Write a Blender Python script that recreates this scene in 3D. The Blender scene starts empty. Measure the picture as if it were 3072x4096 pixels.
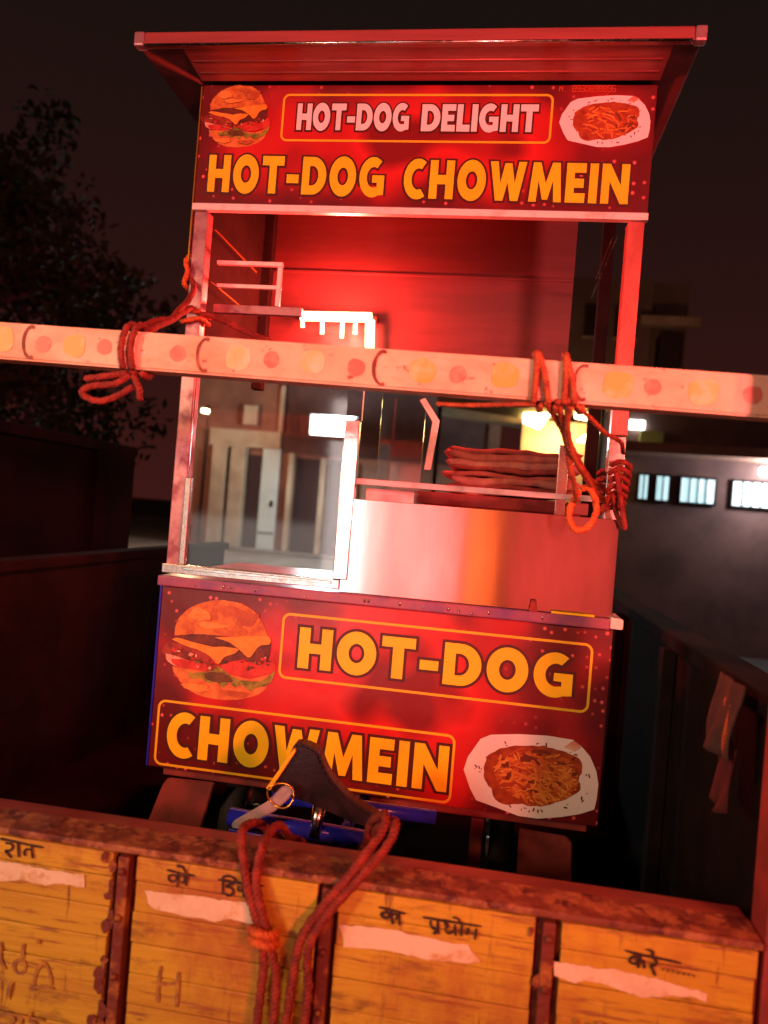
import bpy, bmesh, math, random
from mathutils import Vector, Matrix, noise
random.seed(7)
R = math.radians
SC = bpy.context.scene
COL = SC.collection

# ------------------------------------------------------------------ camera
cam_d = bpy.data.cameras.new('camera'); cam = bpy.data.objects.new('camera', cam_d); COL.objects.link(cam)
cam_d.sensor_fit = 'HORIZONTAL'; cam_d.sensor_width = 36.0; cam_d.lens = 36.06
cam_d.clip_start = 0.05; cam_d.clip_end = 400
YAW, PITCH, ROLL = R(8.38), R(-0.02), R(4.63)
_f = Vector((-math.sin(YAW)*math.cos(PITCH), math.cos(YAW)*math.cos(PITCH), math.sin(PITCH)))
_r = Vector((math.cos(YAW), math.sin(YAW), 0)); _u = _r.cross(_f)
_r2 = _r*math.cos(ROLL) + _u*math.sin(ROLL); _u2 = -_r*math.sin(ROLL) + _u*math.cos(ROLL)
m = Matrix((( _r2.x, _u2.x, -_f.x), (_r2.y, _u2.y, -_f.y), (_r2.z, _u2.z, -_f.z)))
cam.matrix_world = Matrix.Translation((0.2875, -2.002, 2.05)) @ m.to_4x4()
cam_d.dof.use_dof = True; cam_d.dof.focus_distance = 2.0; cam_d.dof.aperture_fstop = 3.2
SC.camera = cam

# ------------------------------------------------------------------ night sky
wd = bpy.data.worlds.new('World'); SC.world = wd; wd.use_nodes = True
wn = wd.node_tree; wn.nodes.clear()
wo = wn.nodes.new('ShaderNodeOutputWorld')
sky = wn.nodes.new('ShaderNodeTexSky'); sky.sky_type = 'NISHITA'; sky.sun_disc = False
sky.sun_elevation = R(-8); sky.sun_rotation = R(200)
bg = wn.nodes.new('ShaderNodeBackground'); bg.inputs['Strength'].default_value = 0.05
wn.links.new(sky.outputs[0], bg.inputs['Color'])
tc = wn.nodes.new('ShaderNodeTexCoord'); sx = wn.nodes.new('ShaderNodeSeparateXYZ')
wn.links.new(tc.outputs['Generated'], sx.inputs[0])
rp = wn.nodes.new('ShaderNodeValToRGB'); wn.links.new(sx.outputs['Z'], rp.inputs[0])
rp.color_ramp.elements[0].position = 0.0; rp.color_ramp.elements[0].color = (0.040, 0.0080, 0.0066, 1)
rp.color_ramp.elements[1].position = 0.62; rp.color_ramp.elements[1].color = (0.0062, 0.0050, 0.0038, 1)
e = rp.color_ramp.elements.new(0.27); e.color = (0.020, 0.0058, 0.0048, 1)
bg2 = wn.nodes.new('ShaderNodeBackground'); wn.links.new(rp.outputs[0], bg2.inputs['Color'])
ad = wn.nodes.new('ShaderNodeAddShader'); wn.links.new(bg.outputs[0], ad.inputs[0]); wn.links.new(bg2.outputs[0], ad.inputs[1])
wn.links.new(ad.outputs[0], wo.inputs['Surface'])

# ------------------------------------------------------------------ unseen lamps and added reflection panels behind the camera
def area(name, loc, target, sx_, sy_, power, col):
    l = bpy.data.lights.new(name, 'AREA'); l.shape = 'RECTANGLE'; l.size = sx_; l.size_y = sy_
    l.energy = power; l.color = col
    o = bpy.data.objects.new(name, l); COL.objects.link(o); o.location = loc
    o.rotation_euler = (Vector(target) - Vector(loc)).to_track_quat('-Z', 'Y').to_euler()
    return o
def spot(name, loc, target, cone, power, col, soft=0.15):
    l = bpy.data.lights.new(name, 'SPOT'); l.spot_size = R(cone); l.spot_blend = 1.0; l.energy = power; l.color = col; l.shadow_soft_size = soft
    o = bpy.data.objects.new(name, l); COL.objects.link(o); o.location = loc
    o.rotation_euler = (Vector(target) - Vector(loc)).to_track_quat('-Z', 'Y').to_euler()
    return o
spot('red_tail_lamp', (2.5, -4.7, 2.55), (0.08, 0, 2.62), 38, 1600, (1.0, 0.135, 0.120), 0.2)
spot('red_brake_lamp', (3.1, -4.4, 3.3), (0.35, -0.4, 1.65), 34, 560, (1.0, 0.17, 0.05), 0.2)
spot('warm_headlamp', (-3.4, -4.6, 3.4), (-0.35, -0.4, 1.45), 34, 330, (1.0, 0.54, 0.22), 0.2)
area('warm_street_lamp', (-3.6, -4.2, 2.9), (-0.3, 0, 2.0), 0.5, 0.4, 80, (1.0, 0.56, 0.40))
# unseen area lights added to be mirrored as bands in the steel and frame
for nm, x, w, z, hgt, rad, col in (('white_reflection_panel', -1.34, 0.36, 1.9, 2.6, 7.0, (1.0, 0.84, 0.80)), ('beige_reflection_panel', -0.95, 0.16, 1.7, 1.8, 3.2, (1.0, 0.46, 0.38)),
                                   ('pink_reflection_panel', -0.46, 0.74, 1.7, 1.8, 5.2, (1.0, 0.15, 0.13)), ('orange_reflection_panel', 0.15, 0.30, 1.7, 1.8, 3.4, (1.0, 0.12, 0.02)),
                                   ('dim_red_reflection_panel', 0.98, 1.1, 1.7, 1.8, 1.2, (1.0, 0.07, 0.05)), ('pale_reflection_panel', -2.3, 1.5, 1.35, 1.0, 1.6, (1.0, 0.86, 0.78))):
    area(nm, (x, -6, z), (x, 0, z), w, hgt, math.pi*w*hgt*rad, col)

SC.view_settings.view_transform = 'Standard'; SC.view_settings.look = 'None'
SC.view_settings.gamma = 1.0; SC.view_settings.exposure = 0.12; SC.view_settings.use_curve_mapping = False
SC.cycles.use_denoising = True
SC.cycles.max_bounces = 5; SC.cycles.diffuse_bounces = 2; SC.cycles.glossy_bounces = 3; SC.cycles.transparent_max_bounces = 16
SC.cycles.sample_clamp_indirect = 4.0

# ------------------------------------------------------------------ helpers
def material(name, col, rough=0.5, metal=0.0, col2=None, scale=12.0, lo=0.4, hi=0.6, detail=6.0, stretch=(1, 1, 1),
             bump=0.0, bscale=80.0, spec=0.5, rough2=None, coat=0.0):
    mt = bpy.data.materials.new(name); mt.use_nodes = True; nt = mt.node_tree; b = nt.nodes['Principled BSDF']
    b.inputs['Base Color'].default_value = (*col, 1); b.inputs['Roughness'].default_value = rough
    b.inputs['Metallic'].default_value = metal; b.inputs['Specular IOR Level'].default_value = spec
    if coat: b.inputs['Coat Weight'].default_value = coat; b.inputs['Coat Roughness'].default_value = 0.15
    tcn = nt.nodes.new('ShaderNodeTexCoord'); mp = nt.nodes.new('ShaderNodeMapping')
    mp.inputs['Scale'].default_value = stretch; nt.links.new(tcn.outputs['Object'], mp.inputs[0])
    if col2 is not None or rough2 is not None:
        n = nt.nodes.new('ShaderNodeTexNoise'); n.inputs['Scale'].default_value = scale; n.inputs['Detail'].default_value = detail
        n.inputs['Roughness'].default_value = 0.62
        nt.links.new(mp.outputs[0], n.inputs['Vector'])
        mr = nt.nodes.new('ShaderNodeMapRange'); mr.inputs['From Min'].default_value = lo; mr.inputs['From Max'].default_value = hi
        nt.links.new(n.outputs['Fac'], mr.inputs['Value'])
        if col2 is not None:
            mx = nt.nodes.new('ShaderNodeMix'); mx.data_type = 'RGBA'
            mx.inputs['A'].default_value = (*col, 1); mx.inputs['B'].default_value = (*col2, 1)
            nt.links.new(mr.outputs[0], mx.inputs['Factor']); nt.links.new(mx.outputs['Result'], b.inputs['Base Color'])
        if rough2 is not None:
            m2 = nt.nodes.new('ShaderNodeMapRange'); m2.inputs['To Min'].default_value = rough; m2.inputs['To Max'].default_value = rough2
            nt.links.new(mr.outputs[0], m2.inputs['Value']); nt.links.new(m2.outputs[0], b.inputs['Roughness'])
    if bump:
        n2 = nt.nodes.new('ShaderNodeTexNoise'); n2.inputs['Scale'].default_value = bscale; n2.inputs['Detail'].default_value = 5
        nt.links.new(mp.outputs[0], n2.inputs['Vector'])
        bp = nt.nodes.new('ShaderNodeBump'); bp.inputs['Strength'].default_value = bump; bp.inputs['Distance'].default_value = 0.01
        nt.links.new(n2.outputs['Fac'], bp.inputs['Height']); nt.links.new(bp.outputs[0], b.inputs['Normal'])
    return mt

def emitter(name, col, strength):
    mt = bpy.data.materials.new(name); mt.use_nodes = True; nt = mt.node_tree
    b = nt.nodes['Principled BSDF']; b.inputs['Base Color'].default_value = (0.8, 0.8, 0.8, 1)
    b.inputs['Emission Color'].default_value = (*col, 1); b.inputs['Emission Strength'].default_value = strength
    return mt

def tag(o, label=None, cat=None, group=None, kind=None):
    if label: o['label'] = label
    if cat: o['category'] = cat
    if group: o['group'] = group
    if kind: o['kind'] = kind
    return o

def adopt(o, parent):
    if parent is not None:
        o.parent = parent; w = Vector((0, 0, 0)); p = parent
        while p is not None: w = w + p.location; p = p.parent
        o.location = o.location - w
    return o

def link(name, me, mat=None, parent=None, loc=(0, 0, 0)):
    if mat is not None: me.materials.append(mat)
    o = bpy.data.objects.new(name, me); COL.objects.link(o); o.location = loc
    return adopt(o, parent)

def thing(name, loc, label, cat, group=None):
    o = bpy.data.objects.new(name, None); COL.objects.link(o); o.location = loc; o.empty_display_size = 0.1
    return tag(o, label, cat, group)

def raw(name, vs, fs, mat=None, parent=None, smooth=False):
    me = bpy.data.meshes.new(name); me.from_pydata([tuple(v) for v in vs], [], fs); me.update()
    if smooth: me.polygons.foreach_set('use_smooth', [True]*len(me.polygons))
    return link(name, me, mat, parent)

def box_mesh(name, a, b, bev=0.0):
    bm = bmesh.new(); bmesh.ops.create_cube(bm, size=1)
    for v in bm.verts:
        v.co = Vector(((a[0]+b[0])/2 + v.co.x*(b[0]-a[0]), (a[1]+b[1])/2 + v.co.y*(b[1]-a[1]), (a[2]+b[2])/2 + v.co.z*(b[2]-a[2])))
    if bev: bmesh.ops.bevel(bm, geom=bm.edges[:], offset=bev, segments=2, affect='EDGES', profile=0.6)
    me = bpy.data.meshes.new(name); bm.to_mesh(me); bm.free(); return me

def box(name, x0, x1, y0, y1, z0, z1, mat, parent=None, bev=0.0):
    return link(name, box_mesh(name, (x0, y0, z0), (x1, y1, z1), bev), mat, parent)

def prism(name, pts, y0, y1, mat, parent=None, bev=0.0):
    """outline in x,z pushed from y0 (front) to y1 (back)"""
    bm = bmesh.new()
    f = bm.faces.new([bm.verts.new((p[0], y0, p[1])) for p in pts])
    bmesh.ops.recalc_face_normals(bm, faces=[f])
    if f.normal.y > 0: f.normal_flip()
    r = bmesh.ops.extrude_face_region(bm, geom=[f])
    for v in r['geom']:
        if isinstance(v, bmesh.types.BMVert): v.co.y = y1
    bmesh.ops.recalc_face_normals(bm, faces=bm.faces[:])
    if bev: bmesh.ops.bevel(bm, geom=bm.edges[:], offset=bev, segments=2, affect='EDGES')
    me = bpy.data.meshes.new(name); bm.to_mesh(me); bm.free()
    return link(name, me, mat, parent)

def smooth_path(pts, n=6):
    P = [Vector(p) for p in pts]
    if len(P) < 3:
        return [P[0].lerp(P[-1], i/n) for i in range(n+1)]
    out = []
    for i in range(len(P)-1):
        p0 = P[i-1] if i else P[0]*2-P[1]; p1 = P[i]; p2 = P[i+1]; p3 = P[i+2] if i+2 < len(P) else P[-1]*2-P[-2]
        for k in range(n):
            t = k/n
            out.append(0.5*((2*p1)+(p2-p0)*t+(2*p0-5*p1+4*p2-p3)*t*t+(3*p1-p0-3*p2+p3)*t**3))
    out.append(P[-1]); return out

def frames(P):
    T = [(P[min(i+1, len(P)-1)]-P[max(i-1, 0)]).normalized() for i in range(len(P))]
    n = T[0].orthogonal().normalized(); out = []
    for t in T:
        n = (n - t*n.dot(t))
        n = n.normalized() if n.length > 1e-6 else t.orthogonal().normalized()
        out.append((t, n, t.cross(n)))
    return out

def tube_data(P, rad, n=10, vs=None, fs=None):
    vs = [] if vs is None else vs; fs = [] if fs is None else fs; b = len(vs)
    rr = rad if callable(rad) else (lambda t: rad)
    F = frames(P)
    for i, p in enumerate(P):
        _, a, c = F[i]; q = rr(i/max(1, len(P)-1))
        for k in range(n):
            an = 2*math.pi*k/n; vs.append(p + a*(q*math.cos(an)) + c*(q*math.sin(an)))
    for i in range(len(P)-1):
        for k in range(n):
            fs.append((b+i*n+k, b+i*n+(k+1) % n, b+(i+1)*n+(k+1) % n, b+(i+1)*n+k))
    fs.append(tuple(b+k for k in reversed(range(n)))); fs.append(tuple(b+(len(P)-1)*n+k for k in range(n)))
    return vs, fs

def tube(name, pts, rad, mat, parent=None, n=12, smooth=0):
    P = smooth_path(pts, smooth) if smooth else [Vector(p) for p in pts]
    vs, fs = tube_data(P, rad, n); return raw(name, vs, fs, mat, parent, True)

def rope_data(pts, rad, vs, fs, sm=10, twist=260.0, jitter=0.0):
    """three twisted strands round one path"""
    P0 = smooth_path(pts, sm); P = [P0[0]]
    for p in P0[1:]:                                   # even steps
        while (p-P[-1]).length > 0.006: P.append(P[-1]+(p-P[-1]).normalized()*0.006)
    if len(P) < 3: P = P0
    F = frames(P)
    if jitter: P = [p+noise.noise_vector(p*9.0)*jitter for p in P]
    for s in range(3):
        Q = []
        for i, p in enumerate(P):
            _, a, c = F[i]; an = i*0.006*twist + s*2.0944
            Q.append(p + a*(rad*0.5*math.cos(an)) + c*(rad*0.5*math.sin(an)))
        tube_data(Q, rad*0.56, 6, vs, fs)

def rope_part(name, paths, rad, mat, parent=None, **k):
    vs, fs = [], []
    for p in paths: rope_data(p, rad, vs, fs, **k)
    return raw(name, vs, fs, mat, parent, True)

def ribbon_data(pts, y, wid, vs, fs, th=0.0006, rnd=None, sm=5):
    """one brush stroke on a wall that faces -Y"""
    P = [p for p in smooth_path([(a, y, b) for a, b in pts], sm)]
    F = [(P[min(i+1, len(P)-1)]-P[max(i-1, 0)]).normalized() for i in range(len(P))]
    b = len(vs); n = len(P)
    for i, p in enumerate(P):
        s = Vector((-F[i].z, 0, F[i].x)); w = wid*0.5*(0.75+0.5*noise.noise(p*60.0)+0.25)
        if i in (0, n-1): w *= 0.6
        for yy in (y, y-th): vs.append(Vector((p.x, yy, p.z))+s*w); vs.append(Vector((p.x, yy, p.z))-s*w)
    for i in range(n-1):
        a = b+i*4; c = a+4
        fs += [(a+2, a+3, c+3, c+2), (a, a+2, c+2, c), (a+3, a+1, c+1, c+3)]

def strokes(name, lst, y, wid, mat, parent):
    vs, fs = [], []
    for i, s in enumerate(lst): ribbon_data(s, y-0.0002*i, wid, vs, fs)
    return raw(name, vs, fs, mat, parent)

# ---- lettering: outlines in units of the cap height
def arc(cx, cy, rx, ry, a0, a1, n=22):
    return [(cx+rx*math.cos(R(a0+(a1-a0)*i/n)), cy+ry*math.sin(R(a0+(a1-a0)*i/n))) for i in range(n+1)]
def ell(cx, cy, rx, ry, n=36): return arc(cx, cy, rx, ry, 0, 360*(n-1)/n, n-1)
GL = {
 'H': (0.86, [[(0, 0), (.28, 0), (.28, .38), (.58, .38), (.58, 0), (.86, 0), (.86, 1), (.58, 1), (.58, .62), (.28, .62), (.28, 1), (0, 1)]]),
 'O': (1.0, [ell(.5, .5, .5, .53), ell(.5, .5, .2, .235)]),
 'T': (0.84, [[(.28, 0), (.56, 0), (.56, .75), (.84, .75), (.84, 1), (0, 1), (0, .75), (.28, .75)]]),
 '-': (0.46, [[(0, .29), (.46, .29), (.46, .52), (0, .52)]]),
 'D': (0.92, [[(0, 0)]+arc(.4, .5, .52, .5, -90, 90)+[(0, 1)], [(.28, .24)]+arc(.38, .5, .24, .26, -90, 90)+[(.28, .76)]]),
 'G': (0.95, [arc(.5, .5, .5, .53, 52, 296, 30)+[(.93, .045), (.93, .55), (.48, .55), (.48, .36), (.67, .36), (.67, .245)]+arc(.53, .5, .25, .27, 285, 62, 22)]),
 'C': (0.80, [arc(.5, .5, .5, .53, 56, 304, 30)+arc(.53, .5, .25, .28, 292, 68, 22)]),
 'W': (1.26, [[(.24, 0), (.50, 0), (.63, .48), (.76, 0), (1.02, 0), (1.26, 1), (.99, 1), (.88, .45), (.75, .96), (.51, .96), (.38, .45), (.27, 1), (0, 1)]]),
 'M': (1.12, [[(0, 0), (.26, 0), (.31, .55), (.47, .06), (.65, .06), (.81, .55), (.86, 0), (1.12, 0), (1.02, 1), (.76, 1), (.56, .47), (.36, 1), (.10, 1)]]),
 'E': (0.66, [[(0, 0), (.66, 0), (.66, .24), (.28, .24), (.28, .38), (.6, .38), (.6, .61), (.28, .61), (.28, .76), (.66, .76), (.66, 1), (0, 1)]]),
 'I': (0.28, [[(0, 0), (.28, 0), (.28, 1), (0, 1)]]),
 'L': (0.64, [[(0, 0), (.64, 0), (.64, .25), (.28, .25), (.28, 1), (0, 1)]]),
 'N': (0.92, [[(0, 0), (.27, 0), (.27, .56), (.66, 0), (.92, 0), (.92, 1), (.65, 1), (.65, .46), (.27, 1), (0, 1)]]),
}
def glyph_mesh(loops, ox, sx_, h, off, depth, slope):
    cu = bpy.data.curves.new('glyph', 'CURVE'); cu.dimensions = '2D'; cu.fill_mode = 'BOTH'; cu.extrude = depth; cu.offset = off
    for lp in loops:
        s = cu.splines.new('POLY'); s.points.add(len(lp)-1); s.use_cyclic_u = True
        for p, (u, v) in zip(s.points, lp):
            X = (ox+u)*sx_; p.co = (X, v*h+slope*X, 0, 1)
    o = bpy.data.objects.new('glyph', cu); COL.objects.link(o)
    dg = bpy.context.evaluated_depsgraph_get(); dg.update()
    me = bpy.data.meshes.new_from_object(o.evaluated_get(dg)); bpy.data.objects.remove(o)
    r = ([v.co.copy() for v in me.vertices], [tuple(p.vertices) for p in me.polygons]); bpy.data.meshes.remove(me)
    return r
def word_mesh(name, text, x0, x1, z0, z1, y, off=0.0, gap=0.13, depth=0.0003, slope=0.0):
    adv = 0.0; items = []
    for ch in text:
        w, loops = GL[ch]; items.append((adv, loops)); adv += w+gap
    sx_ = (x1-x0)/(adv-gap); vs, fs = [], []
    for i, (a, loops) in enumerate(items):
        v, f = glyph_mesh(loops, a, sx_, z1-z0, off, depth, slope); b = len(vs)
        vs += [(x0+c.x, y-c.z-(i % 2)*0.00015, z0+c.y) for c in v]; fs += [tuple(b+k for k in reversed(q)) for q in f]
    me = bpy.data.meshes.new(name); me.from_pydata(vs, [], fs); me.update()
    return me
def word(text, x0, x1, z0, z1, y, mat, parent, outline=None, ow=0.006, **k):
    if outline is not None: link('lettering_outline', word_mesh('lettering_outline', text, x0, x1, z0, z1, y, ow, **k), outline, parent)
    return link('lettering', word_mesh('lettering', text, x0, x1, z0, z1, y-0.0012, 0.0, **k), mat, parent)

def rrect(x0, x1, z0, z1, r, n=6):
    return arc(x1-r, z1-r, r, r, 0, 90, n)+arc(x0+r, z1-r, r, r, 90, 180, n)+arc(x0+r, z0+r, r, r, 180, 270, n)+arc(x1-r, z0+r, r, r, 270, 360, n)
def border(name, x0, x1, z0, z1, r, w, y, mat, parent):
    a = rrect(x0, x1, z0, z1, r); b = rrect(x0+w, x1-w, z0+w, z1-w, r-w); n = len(a)
    vs = [(p[0], y, p[1]) for p in a]+[(p[0], y, p[1]) for p in b]
    return raw(name, vs, [(i, (i+1) % n, n+(i+1) % n, n+i) for i in range(n)], mat, parent)
def flat(name, pts, y, mat, parent): return raw(name, [(p[0], y, p[1]) for p in pts], [tuple(range(len(pts)))], mat, parent)

def smooth2(pts):
    P = smooth_path([(a, 0, b) for a, b in list(pts)+[pts[0]]], 3)[:-1]
    return [(p.x, p.z) for p in P]

# outlines of the printed pictures (unit boxes) and of the painted words (metres on the tailgate)
BURGER={"bun_top":[[0.113,0.594],[0.116,0.692],[0.156,0.805],[0.242,0.902],[0.364,0.97],[0.474,1.0],[0.602,1.0],[0.713,0.97],[0.798,0.906],[0.859,0.816],[0.911,0.695],[0.933,0.643],[0.841,0.654],[0.697,0.647],[0.498,0.643],[0.315,0.635],[0.205,0.613]],"patty_top":[[0.107,0.56],[0.205,0.617],[0.352,0.647],[0.498,0.643],[0.627,0.628],[0.7,0.613],[0.774,0.602],[0.933,0.654],[0.939,0.538],[0.927,0.451],[0.786,0.41],[0.676,0.44],[0.492,0.447],[0.287,0.474],[0.138,0.508]],"bun_bottom":[[0.116,0.278],[0.248,0.274],[0.431,0.256],[0.615,0.259],[0.798,0.241],[0.948,0.305],[0.948,0.199],[0.881,0.102],[0.777,0.045],[0.633,0.004],[0.45,0.0],[0.3,0.041],[0.193,0.135],[0.141,0.207]],"bacon_l":[[0.0,0.41],[0.028,0.462],[0.073,0.515],[0.229,0.523],[0.361,0.485],[0.44,0.417],[0.428,0.32],[0.3,0.323],[0.147,0.357],[0.061,0.383]],"onion":[[0.049,0.402],[0.107,0.395],[0.202,0.372],[0.297,0.346],[0.41,0.327],[0.416,0.278],[0.248,0.274],[0.135,0.289],[0.064,0.335]],"tomato_l":[[0.101,0.357],[0.242,0.361],[0.324,0.35],[0.413,0.335],[0.413,0.271],[0.321,0.267],[0.229,0.271],[0.125,0.305]],"tomato_r":[[0.535,0.346],[0.642,0.402],[0.749,0.406],[0.859,0.387],[0.945,0.462],[0.985,0.459],[1.0,0.376],[0.954,0.316],[0.869,0.282],[0.725,0.256],[0.578,0.271]],"patty_r":[[0.52,0.342],[0.541,0.398],[0.593,0.459],[0.673,0.489],[0.765,0.462],[0.813,0.553],[0.881,0.605],[0.939,0.613],[0.942,0.515],[0.902,0.436],[0.859,0.387],[0.786,0.421],[0.676,0.417],[0.59,0.372]],"cheese_l":[[0.095,0.556],[0.153,0.575],[0.284,0.549],[0.45,0.526],[0.596,0.538],[0.679,0.523],[0.636,0.474],[0.566,0.436],[0.511,0.357],[0.45,0.414],[0.364,0.466],[0.211,0.508]],"cheese_r":[[0.462,0.62],[0.624,0.647],[0.786,0.673],[0.927,0.684],[0.936,0.613],[0.875,0.594],[0.832,0.556],[0.783,0.462],[0.737,0.477],[0.651,0.553],[0.575,0.594]],"lettuce":[[0.248,0.248],[0.306,0.233],[0.376,0.259],[0.45,0.274],[0.483,0.338],[0.547,0.316],[0.615,0.259],[0.691,0.226],[0.798,0.218],[0.89,0.237],[0.957,0.301],[0.997,0.35],[0.979,0.244],[0.911,0.18],[0.856,0.165],[0.807,0.124],[0.731,0.169],[0.67,0.143],[0.621,0.184],[0.569,0.124],[0.511,0.169],[0.44,0.15],[0.382,0.188],[0.291,0.18]],"shade":[[0.398,0.248],[0.486,0.274],[0.596,0.256],[0.654,0.199],[0.584,0.18],[0.492,0.177],[0.419,0.188]]}
PLATE={"plate":[[0.0,0.469],[0.024,0.629],[0.109,0.864],[0.183,0.93],[0.388,0.977],[0.607,1.0],[0.793,0.986],[0.858,0.92],[0.926,0.812],[0.979,0.648],[1.0,0.498],[0.997,0.324],[0.985,0.197],[0.885,0.122],[0.749,0.056],[0.58,0.0],[0.438,0.0],[0.293,0.056],[0.112,0.122],[0.059,0.254]],"noodles":[[0.148,0.526],[0.166,0.657],[0.225,0.746],[0.334,0.817],[0.459,0.854],[0.583,0.869],[0.678,0.85],[0.772,0.817],[0.852,0.77],[0.876,0.648],[0.855,0.521],[0.876,0.423],[0.825,0.338],[0.737,0.244],[0.633,0.169],[0.527,0.136],[0.429,0.15],[0.337,0.117],[0.254,0.164],[0.216,0.286],[0.166,0.376]],"fork":[[0.728,0.892],[0.793,0.981],[0.861,0.925],[0.802,0.854]]}
DEVA=[[[[-0.532,1.421],[-0.508,1.42],[-0.479,1.418],[-0.449,1.417]],[[-0.521,1.415],[-0.51,1.415],[-0.506,1.41],[-0.511,1.403],[-0.519,1.401],[-0.514,1.397],[-0.507,1.39]],[[-0.497,1.419],[-0.495,1.406],[-0.493,1.394]],[[-0.469,1.41],[-0.479,1.41],[-0.484,1.403],[-0.48,1.398]],[[-0.47,1.417],[-0.469,1.407],[-0.466,1.396]]],[[[-0.22,1.412],[-0.196,1.41],[-0.169,1.409]],[[-0.2,1.412],[-0.198,1.398],[-0.199,1.386]],[[-0.2,1.401],[-0.202,1.397],[-0.207,1.394],[-0.213,1.395],[-0.215,1.399],[-0.214,1.403],[-0.208,1.405],[-0.203,1.405],[-0.2,1.401]],[[-0.198,1.403],[-0.191,1.407],[-0.186,1.403],[-0.188,1.395],[-0.193,1.396]],[[-0.183,1.408],[-0.183,1.4],[-0.184,1.39]],[[-0.183,1.408],[-0.188,1.417],[-0.194,1.422],[-0.202,1.421]]],[[[-0.128,1.409],[-0.104,1.409],[-0.075,1.409],[-0.048,1.41]],[[-0.119,1.407],[-0.118,1.396],[-0.118,1.386]],[[-0.119,1.408],[-0.119,1.415],[-0.109,1.418],[-0.099,1.415],[-0.097,1.41]],[[-0.099,1.406],[-0.108,1.404],[-0.111,1.4],[-0.104,1.399],[-0.099,1.394],[-0.102,1.388],[-0.109,1.385],[-0.113,1.389]],[[-0.092,1.405],[-0.092,1.398],[-0.088,1.396],[-0.083,1.398]],[[-0.085,1.407],[-0.083,1.397],[-0.08,1.386]],[[-0.072,1.406],[-0.063,1.405],[-0.061,1.401],[-0.065,1.396],[-0.071,1.395],[-0.068,1.391],[-0.063,1.384]]],[[[0.147,1.405],[0.168,1.404],[0.192,1.401]],[[0.169,1.403],[0.17,1.393],[0.173,1.381]],[[0.166,1.396],[0.165,1.392],[0.16,1.39],[0.156,1.391],[0.153,1.394],[0.155,1.397],[0.16,1.399],[0.164,1.399],[0.166,1.396]],[[0.17,1.396],[0.175,1.399],[0.179,1.395],[0.177,1.389]],[[0.182,1.401],[0.183,1.391],[0.184,1.381]]],[[[0.22,1.4],[0.244,1.4],[0.277,1.4],[0.315,1.4]],[[0.234,1.397],[0.234,1.391],[0.238,1.385],[0.243,1.387]],[[0.245,1.399],[0.246,1.389],[0.248,1.377]],[[0.247,1.382],[0.243,1.38],[0.24,1.376]],[[0.255,1.397],[0.262,1.393],[0.258,1.387],[0.263,1.381],[0.273,1.387]],[[0.273,1.397],[0.274,1.388],[0.276,1.379]],[[0.284,1.398],[0.284,1.39],[0.284,1.38]],[[0.284,1.398],[0.279,1.405],[0.275,1.408],[0.268,1.408]],[[0.293,1.396],[0.295,1.389],[0.291,1.384]],[[0.307,1.397],[0.307,1.388],[0.306,1.378]]],[[[0.538,1.398],[0.565,1.395],[0.594,1.394],[0.623,1.392]],[[0.562,1.396],[0.561,1.385],[0.559,1.374]],[[0.559,1.386],[0.558,1.382],[0.553,1.38],[0.548,1.381],[0.546,1.384],[0.548,1.388],[0.552,1.391],[0.557,1.39],[0.559,1.386]],[[0.562,1.386],[0.567,1.386],[0.569,1.375]],[[0.58,1.395],[0.586,1.389],[0.584,1.383],[0.578,1.382],[0.582,1.375],[0.586,1.367]],[[0.58,1.396],[0.578,1.404],[0.569,1.405]],[[0.595,1.379],[0.597,1.378]],[[0.603,1.378],[0.605,1.378]],[[0.61,1.378],[0.612,1.378]],[[0.618,1.378],[0.62,1.377]],[[0.626,1.378],[0.628,1.377]],[[0.633,1.378],[0.635,1.377]],[[0.641,1.377],[0.643,1.377]]]]
MARKS=[[[[-0.216,1.249],[-0.218,1.219],[-0.217,1.186]],[[-0.184,1.244],[-0.183,1.213],[-0.183,1.184]],[[-0.23,1.218],[-0.209,1.219],[-0.181,1.225]]],[[[-0.47,1.246],[-0.472,1.231],[-0.468,1.22]],[[-0.463,1.206],[-0.466,1.198],[-0.473,1.193],[-0.481,1.195],[-0.485,1.203],[-0.483,1.211],[-0.475,1.216],[-0.467,1.214],[-0.463,1.206]],[[-0.447,1.168],[-0.442,1.201],[-0.431,1.218],[-0.419,1.208],[-0.411,1.183]],[[-0.451,1.171],[-0.429,1.177],[-0.407,1.178]],[[-0.514,1.242],[-0.51,1.21],[-0.501,1.196]],[[-0.488,1.176],[-0.493,1.144]],[[-0.441,1.257],[-0.445,1.25]]],[[[-0.499,1.119],[-0.462,1.119],[-0.421,1.119]],[[-0.487,1.118],[-0.477,1.111],[-0.489,1.1]],[[-0.465,1.119],[-0.463,1.104]],[[-0.446,1.131],[-0.449,1.116],[-0.433,1.11]]],[[[0.471,1.28],[0.474,1.269]],[[0.49,1.277],[0.493,1.271]],[[0.503,1.275],[0.504,1.277],[0.505,1.278],[0.507,1.28],[0.51,1.281],[0.512,1.281],[0.515,1.28],[0.516,1.279],[0.517,1.277]]]]
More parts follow.
